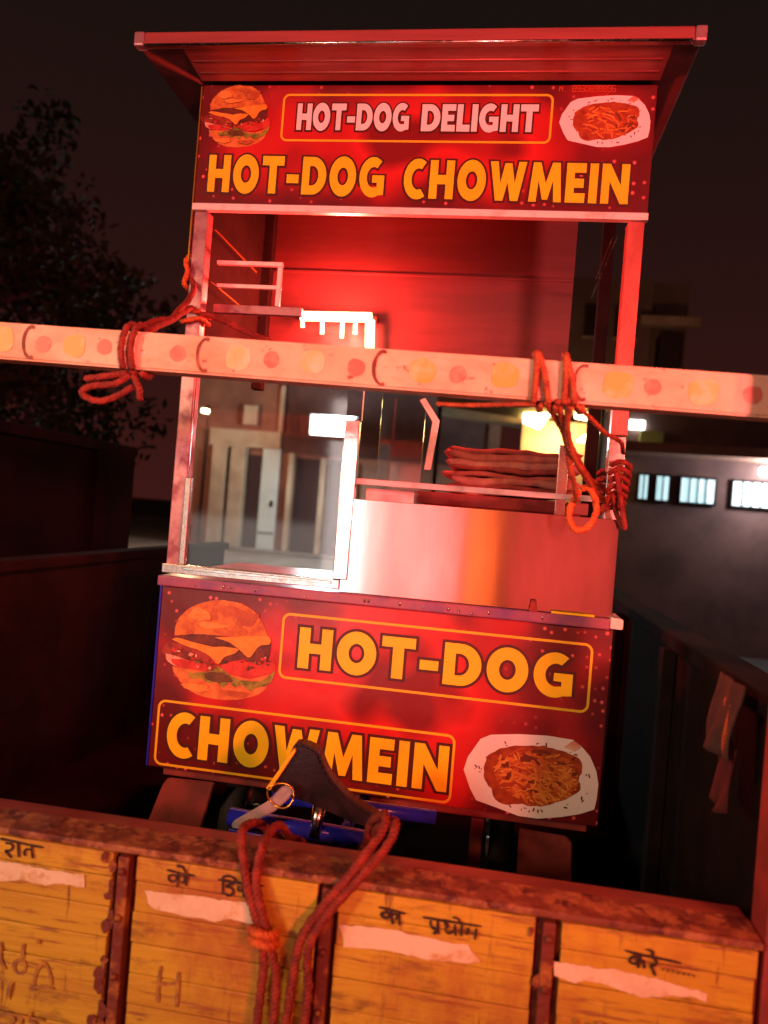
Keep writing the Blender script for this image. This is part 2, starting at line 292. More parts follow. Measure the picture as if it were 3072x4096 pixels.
STRIPES=[[[-0.539,1.382],[-0.501,1.382],[-0.45,1.38],[-0.403,1.38],[-0.368,1.381],[-0.366,1.358],[-0.395,1.36],[-0.423,1.357],[-0.448,1.353],[-0.489,1.354],[-0.536,1.344]],[[-0.257,1.371],[-0.219,1.373],[-0.175,1.375],[-0.131,1.376],[-0.087,1.377],[-0.043,1.377],[-0.037,1.348],[-0.061,1.342],[-0.075,1.344],[-0.105,1.346],[-0.127,1.338],[-0.172,1.34],[-0.232,1.342],[-0.25,1.35]],[[0.085,1.367],[0.129,1.37],[0.198,1.37],[0.236,1.368],[0.295,1.367],[0.321,1.341],[0.282,1.337],[0.228,1.333],[0.173,1.338],[0.096,1.332]],[[0.431,1.364],[0.473,1.365],[0.511,1.365],[0.56,1.365],[0.604,1.36],[0.664,1.352],[0.665,1.34],[0.634,1.342],[0.574,1.331],[0.545,1.333],[0.53,1.336],[0.505,1.341],[0.485,1.341],[0.468,1.334],[0.451,1.338],[0.434,1.341]]]

# ------------------------------------------------------------------ materials
asphalt = material('asphalt', (0.045, 0.04, 0.038), 0.85, col2=(0.07, 0.06, 0.055), scale=3, bump=0.4, bscale=90)
concrete = material('pavement_concrete', (0.30, 0.25, 0.21), 0.85, col2=(0.18, 0.14, 0.12), scale=1.5, bump=0.2)
stile_m = material('bright_aluminium', (0.80, 0.78, 0.75), 0.14, 1.0, rough2=0.24, scale=10, bump=0.03)
steel = material('stainless_sheet', (0.62, 0.58, 0.56), 0.13, 1.0, rough2=0.20, scale=5, lo=0.35, hi=0.65, bump=0.035, bscale=3.0, stretch=(1.6, 1, 0.5))
steel.node_tree.nodes['Principled BSDF'].inputs['Anisotropic'].default_value = 0.9
tg = steel.node_tree.nodes.new('ShaderNodeCombineXYZ'); tg.inputs[2].default_value = 1.0   # brushed top to bottom
steel.node_tree.links.new(tg.outputs[0], steel.node_tree.nodes['Principled BSDF'].inputs['Tangent'])
alu = material('dull_aluminium', (0.72, 0.68, 0.64), 0.22, 0.92, col2=(0.46, 0.40, 0.36), scale=14, lo=0.5, hi=0.75, rough2=0.36, bump=0.05)
white_rail = material('white_painted_rail', (0.78, 0.72, 0.68), 0.35, 0.0, col2=(0.55, 0.45, 0.40), scale=22, lo=0.5, hi=0.75)
tin = material('red_painted_tin', (0.50, 0.12, 0.11), 0.30, 0.35, col2=(0.30, 0.06, 0.06), scale=5, lo=0.35, hi=0.7, stretch=(0.5, 6, 6), rough2=0.5, bump=0.12, bscale=7)
tin_dark = material('shaded_roof_tin', (0.13, 0.05, 0.05), 0.5, 0.2, col2=(0.08, 0.03, 0.03), scale=6)  # shade of the roof underside is put into this darker base colour
post_red = material('red_film_post', (0.62, 0.16, 0.13), 0.28, 0.25, col2=(0.42, 0.08, 0.07), scale=14, lo=0.4, hi=0.7, stretch=(1, 1, 0.4))
post_left = material('scuffed_steel_post', (0.46, 0.26, 0.28), 0.32, 0.45, col2=(0.24, 0.08, 0.11), scale=16, lo=0.42, hi=0.62, rough2=0.5)
blue = material('blue_frame_paint', (0.020, 0.025, 0.55), 0.22, 0.0, col2=(0.015, 0.02, 0.30), scale=18, lo=0.5, hi=0.7, coat=0.4)
purple = material('purple_edge_film', (0.16, 0.07, 0.22), 0.28, 0.0, col2=(0.30, 0.10, 0.16), scale=10)
inner_back = material('inner_back_sheet', (0.095, 0.028, 0.028), 0.5, 0.2, col2=(0.065, 0.020, 0.020), scale=3, stretch=(0.4, 1, 4), rough2=0.55)
maroon = material('maroon_oxide_paint', (0.30, 0.045, 0.04), 0.55, col2=(0.18, 0.03, 0.028), scale=8)
rubber = material('tyre_rubber', (0.012, 0.011, 0.011), 0.8, bump=0.3)
leather = material('saddle_leather', (0.010, 0.007, 0.012), 0.36, col2=(0.022, 0.012, 0.018), scale=20, bump=0.06, bscale=120)
chrome = material('chrome_plate', (0.75, 0.70, 0.66), 0.14, 1.0, rough2=0.3, scale=30)
brass = material('brass_trim', (0.80, 0.42, 0.06), 0.25, 0.8)
greymetal = material('grey_lever_paint', (0.42, 0.40, 0.44), 0.4, 0.1, col2=(0.30, 0.28, 0.32), scale=30)
rope_m = material('red_nylon_rope', (0.33, 0.042, 0.026), 0.7, col2=(0.17, 0.02, 0.015), scale=40, bump=0.5, bscale=300)
rope_br = material('brown_orange_rope', (0.46, 0.12, 0.04), 0.6, col2=(0.28, 0.05, 0.02), scale=40, bump=0.5, bscale=300)
rope_o = material('orange_nylon_rope', (0.72, 0.16, 0.025), 0.5, col2=(0.52, 0.09, 0.02), scale=40, bump=0.5, bscale=300)
pr_white = material('vinyl_white', (0.80, 0.76, 0.74), 0.35)
pr_yellow = material('vinyl_yellow', (0.86, 0.68, 0.012), 0.35, col2=(0.80, 0.54, 0.012), scale=6, lo=0.4, hi=0.7)
pr_gold = material('vinyl_gold_line', (0.80, 0.52, 0.02), 0.35)
pr_black = material('vinyl_dark_outline', (0.065, 0.010, 0.007), 0.4)
pr_faint = material('vinyl_faint_number', (0.50, 0.06, 0.02), 0.4)
tail_y = material('truck_yellow_paint', (0.58, 0.38, 0.030), 0.55, col2=(0.46, 0.25, 0.025), scale=7, lo=0.42, hi=0.72, stretch=(0.35, 1, 3), bump=0.22, bscale=40, rough2=0.6)
def wear(mt, col, scale, lo, hi, stretch=(1, 1, 1), detail=8):
    """second paint layer: chipped patches of another colour over what is there"""
    nt = mt.node_tree; b = nt.nodes['Principled BSDF']; tcn = nt.nodes.new('ShaderNodeTexCoord'); mp = nt.nodes.new('ShaderNodeMapping')
    mp.inputs['Scale'].default_value = stretch; mp.inputs['Location'].default_value = (3.1, 1.7, 5.3)
    nt.links.new(tcn.outputs['Object'], mp.inputs[0])
    n = nt.nodes.new('ShaderNodeTexNoise'); n.inputs['Scale'].default_value = scale; n.inputs['Detail'].default_value = detail; n.inputs['Roughness'].default_value = 0.7
    nt.links.new(mp.outputs[0], n.inputs['Vector'])
    mr = nt.nodes.new('ShaderNodeMapRange'); mr.inputs['From Min'].default_value = lo; mr.inputs['From Max'].default_value = hi
    nt.links.new(n.outputs['Fac'], mr.inputs['Value'])
    mx = nt.nodes.new('ShaderNodeMix'); mx.data_type = 'RGBA'; mx.inputs['B'].default_value = (*col, 1)
    l = b.inputs['Base Color'].links
    if l: nt.links.new(l[0].from_socket, mx.inputs['A'])
    else: mx.inputs['A'].default_value = b.inputs['Base Color'].default_value
    nt.links.new(mr.outputs[0], mx.inputs['Factor']); nt.links.new(mx.outputs['Result'], b.inputs['Base Color'])
    return mt
wear(tail_y, (0.14, 0.05, 0.02), 13, 0.56, 0.72, (0.6, 1, 2.0))
wear(tail_y, (0.30, 0.12, 0.03), 28, 0.56, 0.64, (0.25, 1, 3.0))
wear(tail_y, (0.50, 0.36, 0.22), 11, 0.66, 0.72, (0.8, 1, 1.6))
wear(tail_y, (0.20, 0.07, 0.02), 30, 0.60, 0.70, (2.0, 1, 0.25))
wear(tail_y, (0.36, 0.10, 0.03), 5, 0.50, 0.72, (1, 1, 0.6), 10)
rim_m = material('worn_rim_paint', (0.19, 0.055, 0.03), 0.7, col2=(0.38, 0.17, 0.075), scale=26, lo=0.45, hi=0.60, bump=0.6, bscale=50)
wear(rim_m, (0.09, 0.018, 0.015), 24, 0.52, 0.60)
rail_m = material('maroon_rail_paint', (0.17, 0.035, 0.03), 0.5, col2=(0.26, 0.06, 0.05), scale=12, stretch=(0.3, 1, 1))
post_dk = material('chipped_dark_post', (0.16, 0.03, 0.02), 0.65, col2=(0.40, 0.15, 0.03), scale=20, lo=0.52, hi=0.64, bump=0.5, bscale=60)
bar_w = material('cream_bar_paint', (0.80, 0.58, 0.42), 0.5, col2=(0.68, 0.40, 0.25), scale=8, lo=0.4, hi=0.7, bump=0.12, bscale=60)
wear(bar_w, (0.56, 0.28, 0.15), 7, 0.45, 0.75, (1, 1, 2.5))
wear(bar_w, (0.24, 0.06, 0.035), 34, 0.615, 0.68)
bar_y = material('bar_yellow_dot', (0.82, 0.46, 0.10), 0.45, col2=(0.87, 0.64, 0.42), scale=30, lo=0.46, hi=0.74)
bar_yf = material('bar_faded_yellow_dot', (0.84, 0.56, 0.26), 0.45, col2=(0.88, 0.70, 0.54), scale=22, lo=0.42, hi=0.66)
bar_r = material('bar_red_dot', (0.62, 0.18, 0.13), 0.45, col2=(0.78, 0.42, 0.33), scale=25, lo=0.5, hi=0.75)
bar_k = material('bar_brown_ring', (0.16, 0.03, 0.02), 0.6, col2=(0.40, 0.15, 0.08), scale=30, lo=0.5, hi=0.7)
ink = material('hand_painted_ink', (0.035, 0.012, 0.01), 0.6, col2=(0.20, 0.07, 0.02), scale=60, lo=0.58, hi=0.75)
faded = material('faded_grey_marking', (0.26, 0.12, 0.05), 0.7, col2=(0.50, 0.24, 0.03), scale=45, lo=0.42, hi=0.62)
stripe_m = material('cream_reflector_stripe', (0.80, 0.66, 0.50), 0.4, col2=(0.66, 0.48, 0.32), scale=14, lo=0.45, hi=0.75)
wear(stripe_m, (0.55, 0.27, 0.05), 16, 0.53, 0.66)
dark_steel = material('trailer_dark_steel', (0.007, 0.005, 0.005), 0.9, 0.0, col2=(0.013, 0.008, 0.007), scale=5, bump=0.2, spec=0.1)

glass = bpy.data.materials.new('cabinet_glass'); glass.use_nodes = True; nt = glass.node_tree; nt.nodes.clear()
go = nt.nodes.new('ShaderNodeOutputMaterial'); gt = nt.nodes.new('ShaderNodeBsdfTransparent'); gg = nt.nodes.new('ShaderNodeBsdfGlossy')
gt.inputs['Color'].default_value = (0.93, 0.90, 0.88, 1); gg.inputs['Roughness'].default_value = 0.06
gm = nt.nodes.new('ShaderNodeMixShader'); gf = nt.nodes.new('ShaderNodeFresnel'); gf.inputs['IOR'].default_value = 1.5
nt.links.new(gf.outputs[0], gm.inputs[0]); nt.links.new(gt.outputs[0], gm.inputs[1]); nt.links.new(gg.outputs[0], gm.inputs[2]); nt.links.new(gm.outputs[0], go.inputs[0])

def sign_print(name, cx, cz, wx, wz):
    """printed vinyl: a red burst on maroon with rows of small printed bokeh dots"""
    mt = bpy.data.materials.new(name); mt.use_nodes = True; nt = mt.node_tree; b = nt.nodes['Principled BSDF']
    b.inputs['Roughness'].default_value = 0.32; b.inputs['Coat Weight'].default_value = 0.25; b.inputs['Coat Roughness'].default_value = 0.2
    t = nt.nodes.new('ShaderNodeTexCoord')
    def N(k, **kw):
        n = nt.nodes.new(k)
        for a, v in kw.items(): setattr(n, a, v)
        return n
    L = nt.links.new
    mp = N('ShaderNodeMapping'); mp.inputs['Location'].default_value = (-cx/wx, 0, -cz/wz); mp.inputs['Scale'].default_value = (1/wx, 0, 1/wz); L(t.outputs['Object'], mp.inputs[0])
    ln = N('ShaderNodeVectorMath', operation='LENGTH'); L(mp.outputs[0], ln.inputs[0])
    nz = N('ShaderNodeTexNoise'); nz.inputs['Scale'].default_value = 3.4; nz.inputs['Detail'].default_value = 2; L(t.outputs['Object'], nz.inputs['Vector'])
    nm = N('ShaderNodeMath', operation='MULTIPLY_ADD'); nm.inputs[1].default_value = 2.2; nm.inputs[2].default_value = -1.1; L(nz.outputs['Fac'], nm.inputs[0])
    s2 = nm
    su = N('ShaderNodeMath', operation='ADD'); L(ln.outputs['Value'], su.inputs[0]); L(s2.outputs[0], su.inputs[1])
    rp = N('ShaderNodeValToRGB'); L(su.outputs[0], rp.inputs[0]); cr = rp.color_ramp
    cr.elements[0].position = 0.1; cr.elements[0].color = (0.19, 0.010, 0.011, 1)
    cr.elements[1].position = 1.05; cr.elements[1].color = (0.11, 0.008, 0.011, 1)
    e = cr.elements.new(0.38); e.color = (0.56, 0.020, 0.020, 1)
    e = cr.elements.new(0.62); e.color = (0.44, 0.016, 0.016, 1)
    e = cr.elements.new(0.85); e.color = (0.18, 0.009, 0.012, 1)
    vo = N('ShaderNodeTexVoronoi'); vo.inputs['Scale'].default_value = 36; vo.inputs['Randomness'].default_value = 0.5
    m3 = N('ShaderNodeMapping'); m3.inputs['Scale'].default_value = (1, 0, 1); L(t.outputs['Object'], m3.inputs[0]); L(m3.outputs[0], vo.inputs['Vector'])
    vr = N('ShaderNodeMapRange'); vr.inputs['From Min'].default_value = 0.22; vr.inputs['From Max'].default_value = 0.06; L(vo.outputs['Distance'], vr.inputs['Value'])
    ed = N('ShaderNodeMapRange'); ed.inputs['From Min'].default_value = 0.70; ed.inputs['From Max'].default_value = 1.0; L(su.outputs[0], ed.inputs['Value'])
    mm = N('ShaderNodeMath', operation='MULTIPLY'); L(vr.outputs[0], mm.inputs[0]); L(ed.outputs[0], mm.inputs[1])
    mx = N('ShaderNodeMix', data_type='RGBA'); L(mm.outputs[0], mx.inputs['Factor']); L(rp.outputs[0], mx.inputs['A']); mx.inputs['B'].default_value = (0.85, 0.16, 0.16, 1)
    L(mx.outputs['Result'], b.inputs['Base Color'])
    wn_ = N('ShaderNodeTexNoise'); wn_.inputs['Scale'].default_value = 7.0; wn_.inputs['Detail'].default_value = 3; L(t.outputs['Object'], wn_.inputs['Vector'])
    bp_ = N('ShaderNodeBump'); bp_.inputs['Strength'].default_value = 0.12; bp_.inputs['Distance'].default_value = 0.02; L(wn_.outputs['Fac'], bp_.inputs['Height']); L(bp_.outputs[0], b.inputs['Normal']); L(bp_.outputs[0], b.inputs['Coat Normal'])
    return mt
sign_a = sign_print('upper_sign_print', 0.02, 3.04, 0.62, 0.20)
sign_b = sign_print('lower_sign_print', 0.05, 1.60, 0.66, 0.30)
F = {}
for k, c, c2 in (('bun_top', (0.62, 0.22, 0.035), (0.40, 0.10, 0.02)), ('bun_bottom', (0.66, 0.24, 0.05), (0.50, 0.13, 0.03)),
                 ('patty', (0.16, 0.03, 0.015), (0.07, 0.012, 0.008)), ('bacon', (0.34, 0.04, 0.02), (0.15, 0.02, 0.012)),
                 ('cheese', (0.74, 0.33, 0.035), (0.66, 0.25, 0.02)), ('tomato', (0.58, 0.05, 0.03), (0.40, 0.02, 0.015)),
                 ('onion', (0.72, 0.46, 0.34), (0.60, 0.20, 0.12)), ('lettuce', (0.36, 0.30, 0.03), (0.10, 0.12, 0.015)),
                 ('toast', (0.34, 0.075, 0.02), (0.46, 0.12, 0.025)), ('glaze', (0.72, 0.33, 0.06), (0.64, 0.25, 0.04)), ('shade', (0.06, 0.03, 0.01), (0.15, 0.06, 0.01)), ('noodle_base', (0.38, 0.07, 0.015), (0.24, 0.03, 0.01))):
    F[k] = material('print_'+k, c, 0.38, col2=c2, scale=45, lo=0.40, hi=0.62)
noodle_m = [material('print_noodle_%d' % i, c, 0.38) for i, c in enumerate(((0.62, 0.20, 0.03), (0.50, 0.11, 0.02), (0.70, 0.28, 0.05), (0.34, 0.05, 0.015), (0.16, 0.03, 0.01)))]

# ------------------------------------------------------------------ ground and road
gv = [(-150, -60, 0), (150, -60, 0), (150, 250, 0), (-150, 250, 0)]
tag(raw('road', gv, [(0, 1, 2, 3)], asphalt), kind='structure')
tag(box('pavement', -30, 30, 13.0, 40, -0.02, 0.72, concrete), kind='structure')

# ------------------------------------------------------------------ farm trailer with the painted tailgate
TR = thing('farm_trailer', (0, 0.8, 0), 'yellow painted open trailer whose wooden tailgate carries hand painted Hindi words', 'trailer')
box('floor_bed', -1.30, 0.80, -0.68, 2.4, 0.88, 0.95, dark_steel, TR)
rw = box('side_wall', 0.78, 0.83, -0.62, 2.4, 0.95, 1.75, dark_steel, TR)
box('top_rail', 0.76, 0.85, -0.62, 2.42, 1.752, 1.79, dark_steel, rw, 0.006)
for y in (0.1, 0.9, 1.7): box('upright', 0.745, 0.778, y, y+0.06, 0.95, 1.75, dark_steel, rw, 0.004)
lw = box('side_wall', -1.35, -1.30, -0.62, 2.4, 0.95, 1.75, dark_steel, TR)
box('top_rail', -1.37, -1.28, -0.62, 2.42, 1.752, 1.79, dark_steel, lw, 0.006)
box('front_board', -1.30, 0.78, 2.36, 2.40, 0.95, 1.45, dark_steel, TR)
for sx_ in (0.745, -1.37): box('rear_post', sx_, sx_+0.07, -0.74, -0.67, 0.80, 2.42, maroon, TR, 0.006)
tyre_me = None
for sx_ in (-1.05, 0.55):
    w = raw('wheel', *(lambda vf: vf)(tube_data([Vector((sx_-0.1, 1.2, 0.42)), Vector((sx_+0.1, 1.2, 0.42))], 0.42, 28)), rubber, TR, True)
    tube('rim', [(sx_-0.105, 1.2, 0.42), (sx_+0.105, 1.2, 0.42)], 0.22, maroon, w, 20)
TY = -0.75
tg_o = box('tailgate', -1.29, 0.742, -0.730, -0.700, 0.86, 1.425, post_dk, TR)
tag(tg_o, 'weathered yellow tailgate boards with black Hindi lettering')
rm = box('top_rim', -1.29, 0.742, -0.748, -0.668, 1.427, 1.439, rim_m, tg_o, 0.003)
# lumpy worn edge of the rim
box('back_rail', -1.29, 0.742, -0.666, -0.625, 1.395, 1.437, rail_m, tg_o, 0.006)
panels = [(-1.28, -0.318), (-0.276, 0.046), (0.078, 0.402), (0.440, 0.735)]
cuts = [1.4255, 1.3835, 1.3310, 1.2780, 1.2260, 1.1730, 1.1190, 1.0640, 1.0090, 0.949, 0.870]
rows = [(cuts[i+1]+0.0012, cuts[i]) for i in range(10)]
for pi, (a, b) in enumerate(panels):
    for ri, (z0, z1) in enumerate(rows):
        dy = random.uniform(-0.0015, 0.0015) if ri > 1 else 0.0
        box('plank', a+random.uniform(0, 0.004), b-random.uniform(0, 0.004), TY+dy, -0.7305, z0, z1, tail_y, tg_o, 0.0022)
for px in (-0.297, 0.062, 0.421):
    box('iron_strap', px-0.010, px+0.010, -0.756, -0.7305, 0.87, 1.424, post_dk, tg_o, 0.003)
    for z in (1.40, 1.32, 1.22, 1.12):
        tube('rivet', [(px, -0.7625, z), (px, -0.755, z)], 0.006, post_dk, tg_o, 8)
for i, s in enumerate(STRIPES):
    P = []
    for k in range(len(s)):
        a_, c_ = Vector((s[k][0], 0, s[k][1])), Vector((s[(k+1) % len(s)][0], 0, s[(k+1) % len(s)][1]))
        P += [a_.lerp(c_, q/8) for q in range(8)]
    s = [(p.x+0.0035*noise.noise(p*45+Vector((i, 0, 0))), p.z+0.0035*noise.noise(p*45+Vector((0, 7, i)))+0.0016*noise.noise(p*190)) for p in P]
    prism('painted_stripe', s, TY-0.0022, TY-0.0016, stripe_m, tg_o)
for w in DEVA: strokes('lettering', w, TY-0.0018, 0.0042, ink, tg_o)
for w in MARKS: strokes('faded_marking', w, TY-0.0026, 0.0058, faded, tg_o)
# chipped dark paint blotches beside the straps
def blot(cx, cz, rx, rz, seed):
    pts = []
    for k in range(14):
        a = 2*math.pi*k/14; q = 0.65+0.7*abs(noise.noise(Vector((math.cos(a)*1.5+seed, math.sin(a)*1.5, seed))))
        pts.append((cx+rx*q*math.cos(a), cz+rz*q*math.sin(a)))
    return pts
for i in range(26):
    px = random.choice((-0.297, 0.421, -0.297)); cz = random.uniform(1.08, 1.42)
    prism('chipped_paint', blot(px-0.022+random.uniform(-0.014, 0.008), cz, random.uniform(0.003, 0.010), random.uniform(0.006, 0.022), i*1.7), TY-0.0032-0.0001*i, TY-0.0029, post_dk, tg_o)

# cross bar, painted with dots
BY = -0.62
def bz(x): return 2.3115-0.0196*x
bar = prism('cross_bar', [(-1.36, bz(-1.36)-0.036), (0.80, bz(0.80)-0.036), (0.80, bz(0.80)+0.036), (-1.36, bz(-1.36)+0.036)], BY, BY+0.055, bar_w, TR, 0.004)
def brush_dot(x, z, rx, rz, p, seed, n=40):
    out = []
    for k in range(n):
        t = 2*math.pi*k/n; c, s = math.cos(t), math.sin(t)
        q = 1+0.10*noise.noise(Vector((c*1.2+seed, s*1.2, seed)))+0.05*noise.noise(Vector((c*4+seed, s*4, 2.0)))
        out.append((x+rx*q*math.copysign(abs(c)**p, c), z+rz*q*math.copysign(abs(s)**p, s)))
    return out
for i, x in enumerate((-0.70, -0.546, -0.214, -0.071, 0.134, 0.280, 0.476, 0.619)):
    sc_ = random.uniform(0.82, 1.0)
    prism('painted_dot', brush_dot(x, bz(x)+random.uniform(-0.002, 0.003), 0.027*sc_, 0.025*sc_, random.uniform(0.65, 0.95), i*3.7), BY-0.0010, BY-0.0002, bar_yf if i in (2, 3) else bar_y, bar)
for i, x in enumerate((-0.611, -0.483, -0.334, -0.150, 0.011, 0.197, 0.535, 0.699)):
    sc_ = random.uniform(0.80, 1.05)
    prism('painted_dot', brush_dot(x, bz(x)+random.uniform(-0.003, 0.003), 0.0165*sc_, 0.0165*sc_, 1.0, 40+i*2.9), BY-0.0010, BY-0.0002, bar_r, bar)
for x in (-0.655, -0.297, 0.042, 0.400):
    vs, fs = [], []
    ribbon_data([(x+0.018+0.016*math.cos(R(a)), bz(x)+0.030*math.sin(R(a))) for a in range(70, 300, 20)], BY-0.0004, 0.006, vs, fs, 0.0012)
    raw('painted_ring', vs, fs, bar_k, bar)

# ------------------------------------------------------------------ the food cart
CT = thing('food_cart', (0, 0.31, 0.95), 'tall red fast food cart with burger and noodle signs standing in the trailer', 'food cart')
# roof
rf = box('roof', -0.715, 0.666, -0.150, 0.80, 3.1885, 3.2125, tin_dark, CT, 0.003)
box('roof_lip', -0.694, 0.646, -0.170, -0.1505, 3.1830, 3.2165, tin, rf, 0.004)
for x0, x1 in ((-0.722, -0.6945), (0.6465, 0.673)): box('corner_cap', x0, x1, -0.172, -0.145, 3.182, 3.2175, post_left, rf, 0.005)
# sloping cover strip under the front of the roof
ff = raw('fascia', [(-0.60, -0.150, 3.1875), (0.605, -0.150, 3.1875), (0.600, -0.020, 3.176), (-0.598, -0.020, 3.176), (-0.60, -0.150, 3.1880), (0.605, -0.150, 3.1880), (0.600, -0.02, 3.1878), (-0.598, -0.02, 3.1878)],
         [(0, 3, 2, 1), (4, 5, 6, 7), (0, 1, 5, 4), (1, 2, 6, 5), (2, 3, 7, 6), (3, 0, 4, 7)], tin, CT)
for i, y in enumerate((-0.100, -0.055)):
    z = 3.1875-(y+0.150)*0.0885
    tube('pressed_rib', [(-0.59, y, z), (0.59, y, z-0.0004)], 0.0022, tin, ff, 8)
# upper sign box
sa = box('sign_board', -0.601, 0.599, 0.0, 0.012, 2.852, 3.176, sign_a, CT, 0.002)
border('printed_border', -0.372, 0.345, 3.024, 3.152, 0.018, 0.0055, -0.0008, pr_gold, sa)
word('HOT-DOG', -0.329, -0.024, 3.054, 3.125, -0.0012, pr_white, sa, pr_black, 0.0045, gap=0.08)
word('DELIGHT', 0.008, 0.309, 3.053, 3.124, -0.0012, pr_white, sa, pr_black, 0.0045, gap=0.08)
word('HOT-DOG', -0.566, -0.077, 2.883, 2.984, -0.0012, pr_yellow, sa, pr_black, 0.0055, slope=-0.008)
word('CHOWMEIN', -0.026, 0.548, 2.877, 2.978, -0.0012, pr_yellow, sa, pr_black, 0.0055, slope=-0.008)
SEG = {'0': 'abcdef', '3': 'abgcd', '6': 'afgedc', '8': 'abcdefg', '9': 'abcdfg', 'M': None}
def digits(txt, x0, z0, h, y, mat, parent):
    w = h*0.52; vs, fs = [], []
    for i, ch in enumerate(txt):
        ox = x0+i*w*1.36
        if ch == ' ': continue
        if ch == 'M': S = [[(0, 0), (0, h)], [(0, h), (w/2, h*0.4)], [(w/2, h*0.4), (w, h)], [(w, h), (w, 0)]]
        elif ch == '.': S = [[(w*0.3, 0), (w*0.5, h*0.08)]]
        else:
            q = {'a': [(0, h), (w, h)], 'b': [(w, h), (w, h/2)], 'c': [(w, h/2), (w, 0)], 'd': [(0, 0), (w, 0)], 'e': [(0, 0), (0, h/2)], 'f': [(0, h/2), (0, h)], 'g': [(0, h/2), (w, h/2)]}
            S = [q[c] for c in SEG[ch]]
        for s in S: ribbon_data([(ox+a, z0+b) for a, b in s], y, h*0.17, vs, fs, 0.0003, sm=2)
    return raw('phone_lettering', vs, fs, mat, parent)
digits('M. 8930698896', 0.357, 3.158, 0.0155, -0.0010, pr_faint, sa)

def burger(parent, x0, x1, z0, z1, y):
    root = None
    for i, (k, mk) in enumerate((('bun_bottom', 'bun_bottom'), ('patty_top', 'patty'), ('bun_top', 'bun_top'), ('bacon_l', 'bacon'), ('onion', 'onion'), ('tomato_l', 'tomato'),
                                 ('patty_r', 'patty'), ('tomato_r', 'tomato'), ('lettuce', 'lettuce'), ('shade', 'shade'), ('cheese_l', 'cheese'), ('cheese_r', 'cheese'))):
        pts = BURGER[k]; P = smooth_path([(a, 0, b) for a, b in pts+pts[:1]], 3)[:-1]
        flat('printed_burger', [(x0+p.x*(x1-x0)+0.0016*noise.noise(p*26+Vector((i, 0, 0))), z0+p.z*(z1-z0)+0.0016*noise.noise(p*26+Vector((0, 0, i)))) for p in P], y-0.0003*i, F[mk], parent)
def burger_bits(parent, x0, x1, z0, z1, y, seed):
    rnd = random.Random(seed); W_, H_ = x1-x0, z1-z0
    def spot_(name, cx, cz, rx, rz, mt, k, n=18):
        pts = []
        for q in range(n):
            a = 2*math.pi*q/n; r_ = 0.8+0.5*noise.noise(Vector((math.cos(a)*1.6+k*3.3, math.sin(a)*1.6, k*1.7)))
            pts.append((x0+W_*(cx+rx*r_*math.cos(a)), z0+H_*(cz+rz*r_*math.sin(a))))
        flat(name, pts, y-0.00012*k, mt, parent)
    k = 0
    for cx, cz, rx, rz, mt in ((0.72, 0.84, 0.13, 0.09, F['toast']), (0.60, 0.91, 0.12, 0.05, F['toast']), (0.33, 0.84, 0.12, 0.08, F['glaze']), (0.45, 0.74, 0.16, 0.04, F['glaze']),
                               (0.35, 0.09, 0.16, 0.05, F['glaze']), (0.68, 0.08, 0.14, 0.04, F['toast'])):
        k += 1; spot_('printed_burger', cx, cz, rx, rz, mt, k)
    for _ in range(34):
        k += 1; t = rnd.random(); cx = 0.10+0.84*t; cz = 0.46-0.13*math.sin(t*3.0)+rnd.uniform(-0.055, 0.055)
        if 0.42 < cx < 0.58 and cz > 0.40: continue
        spot_('printed_burger', cx, cz, rnd.uniform(0.010, 0.030), rnd.uniform(0.008, 0.022), rnd.choice((F['tomato'], F['patty'], F['onion'], F['lettuce'], F['bacon'], F['shade'], F['tomato'])), k, 10)
    for _ in range(60):
        k += 1; a = rnd.uniform(0.2, 2.9); q = rnd.uniform(0.5, 0.97)
        spot_('printed_burger', 0.50+0.38*q*math.cos(a), 0.66+0.33*q*math.sin(a), rnd.uniform(0.003, 0.007), rnd.uniform(0.003, 0.006), rnd.choice((F['toast'], F['glaze'])), k % 20+40, 6)
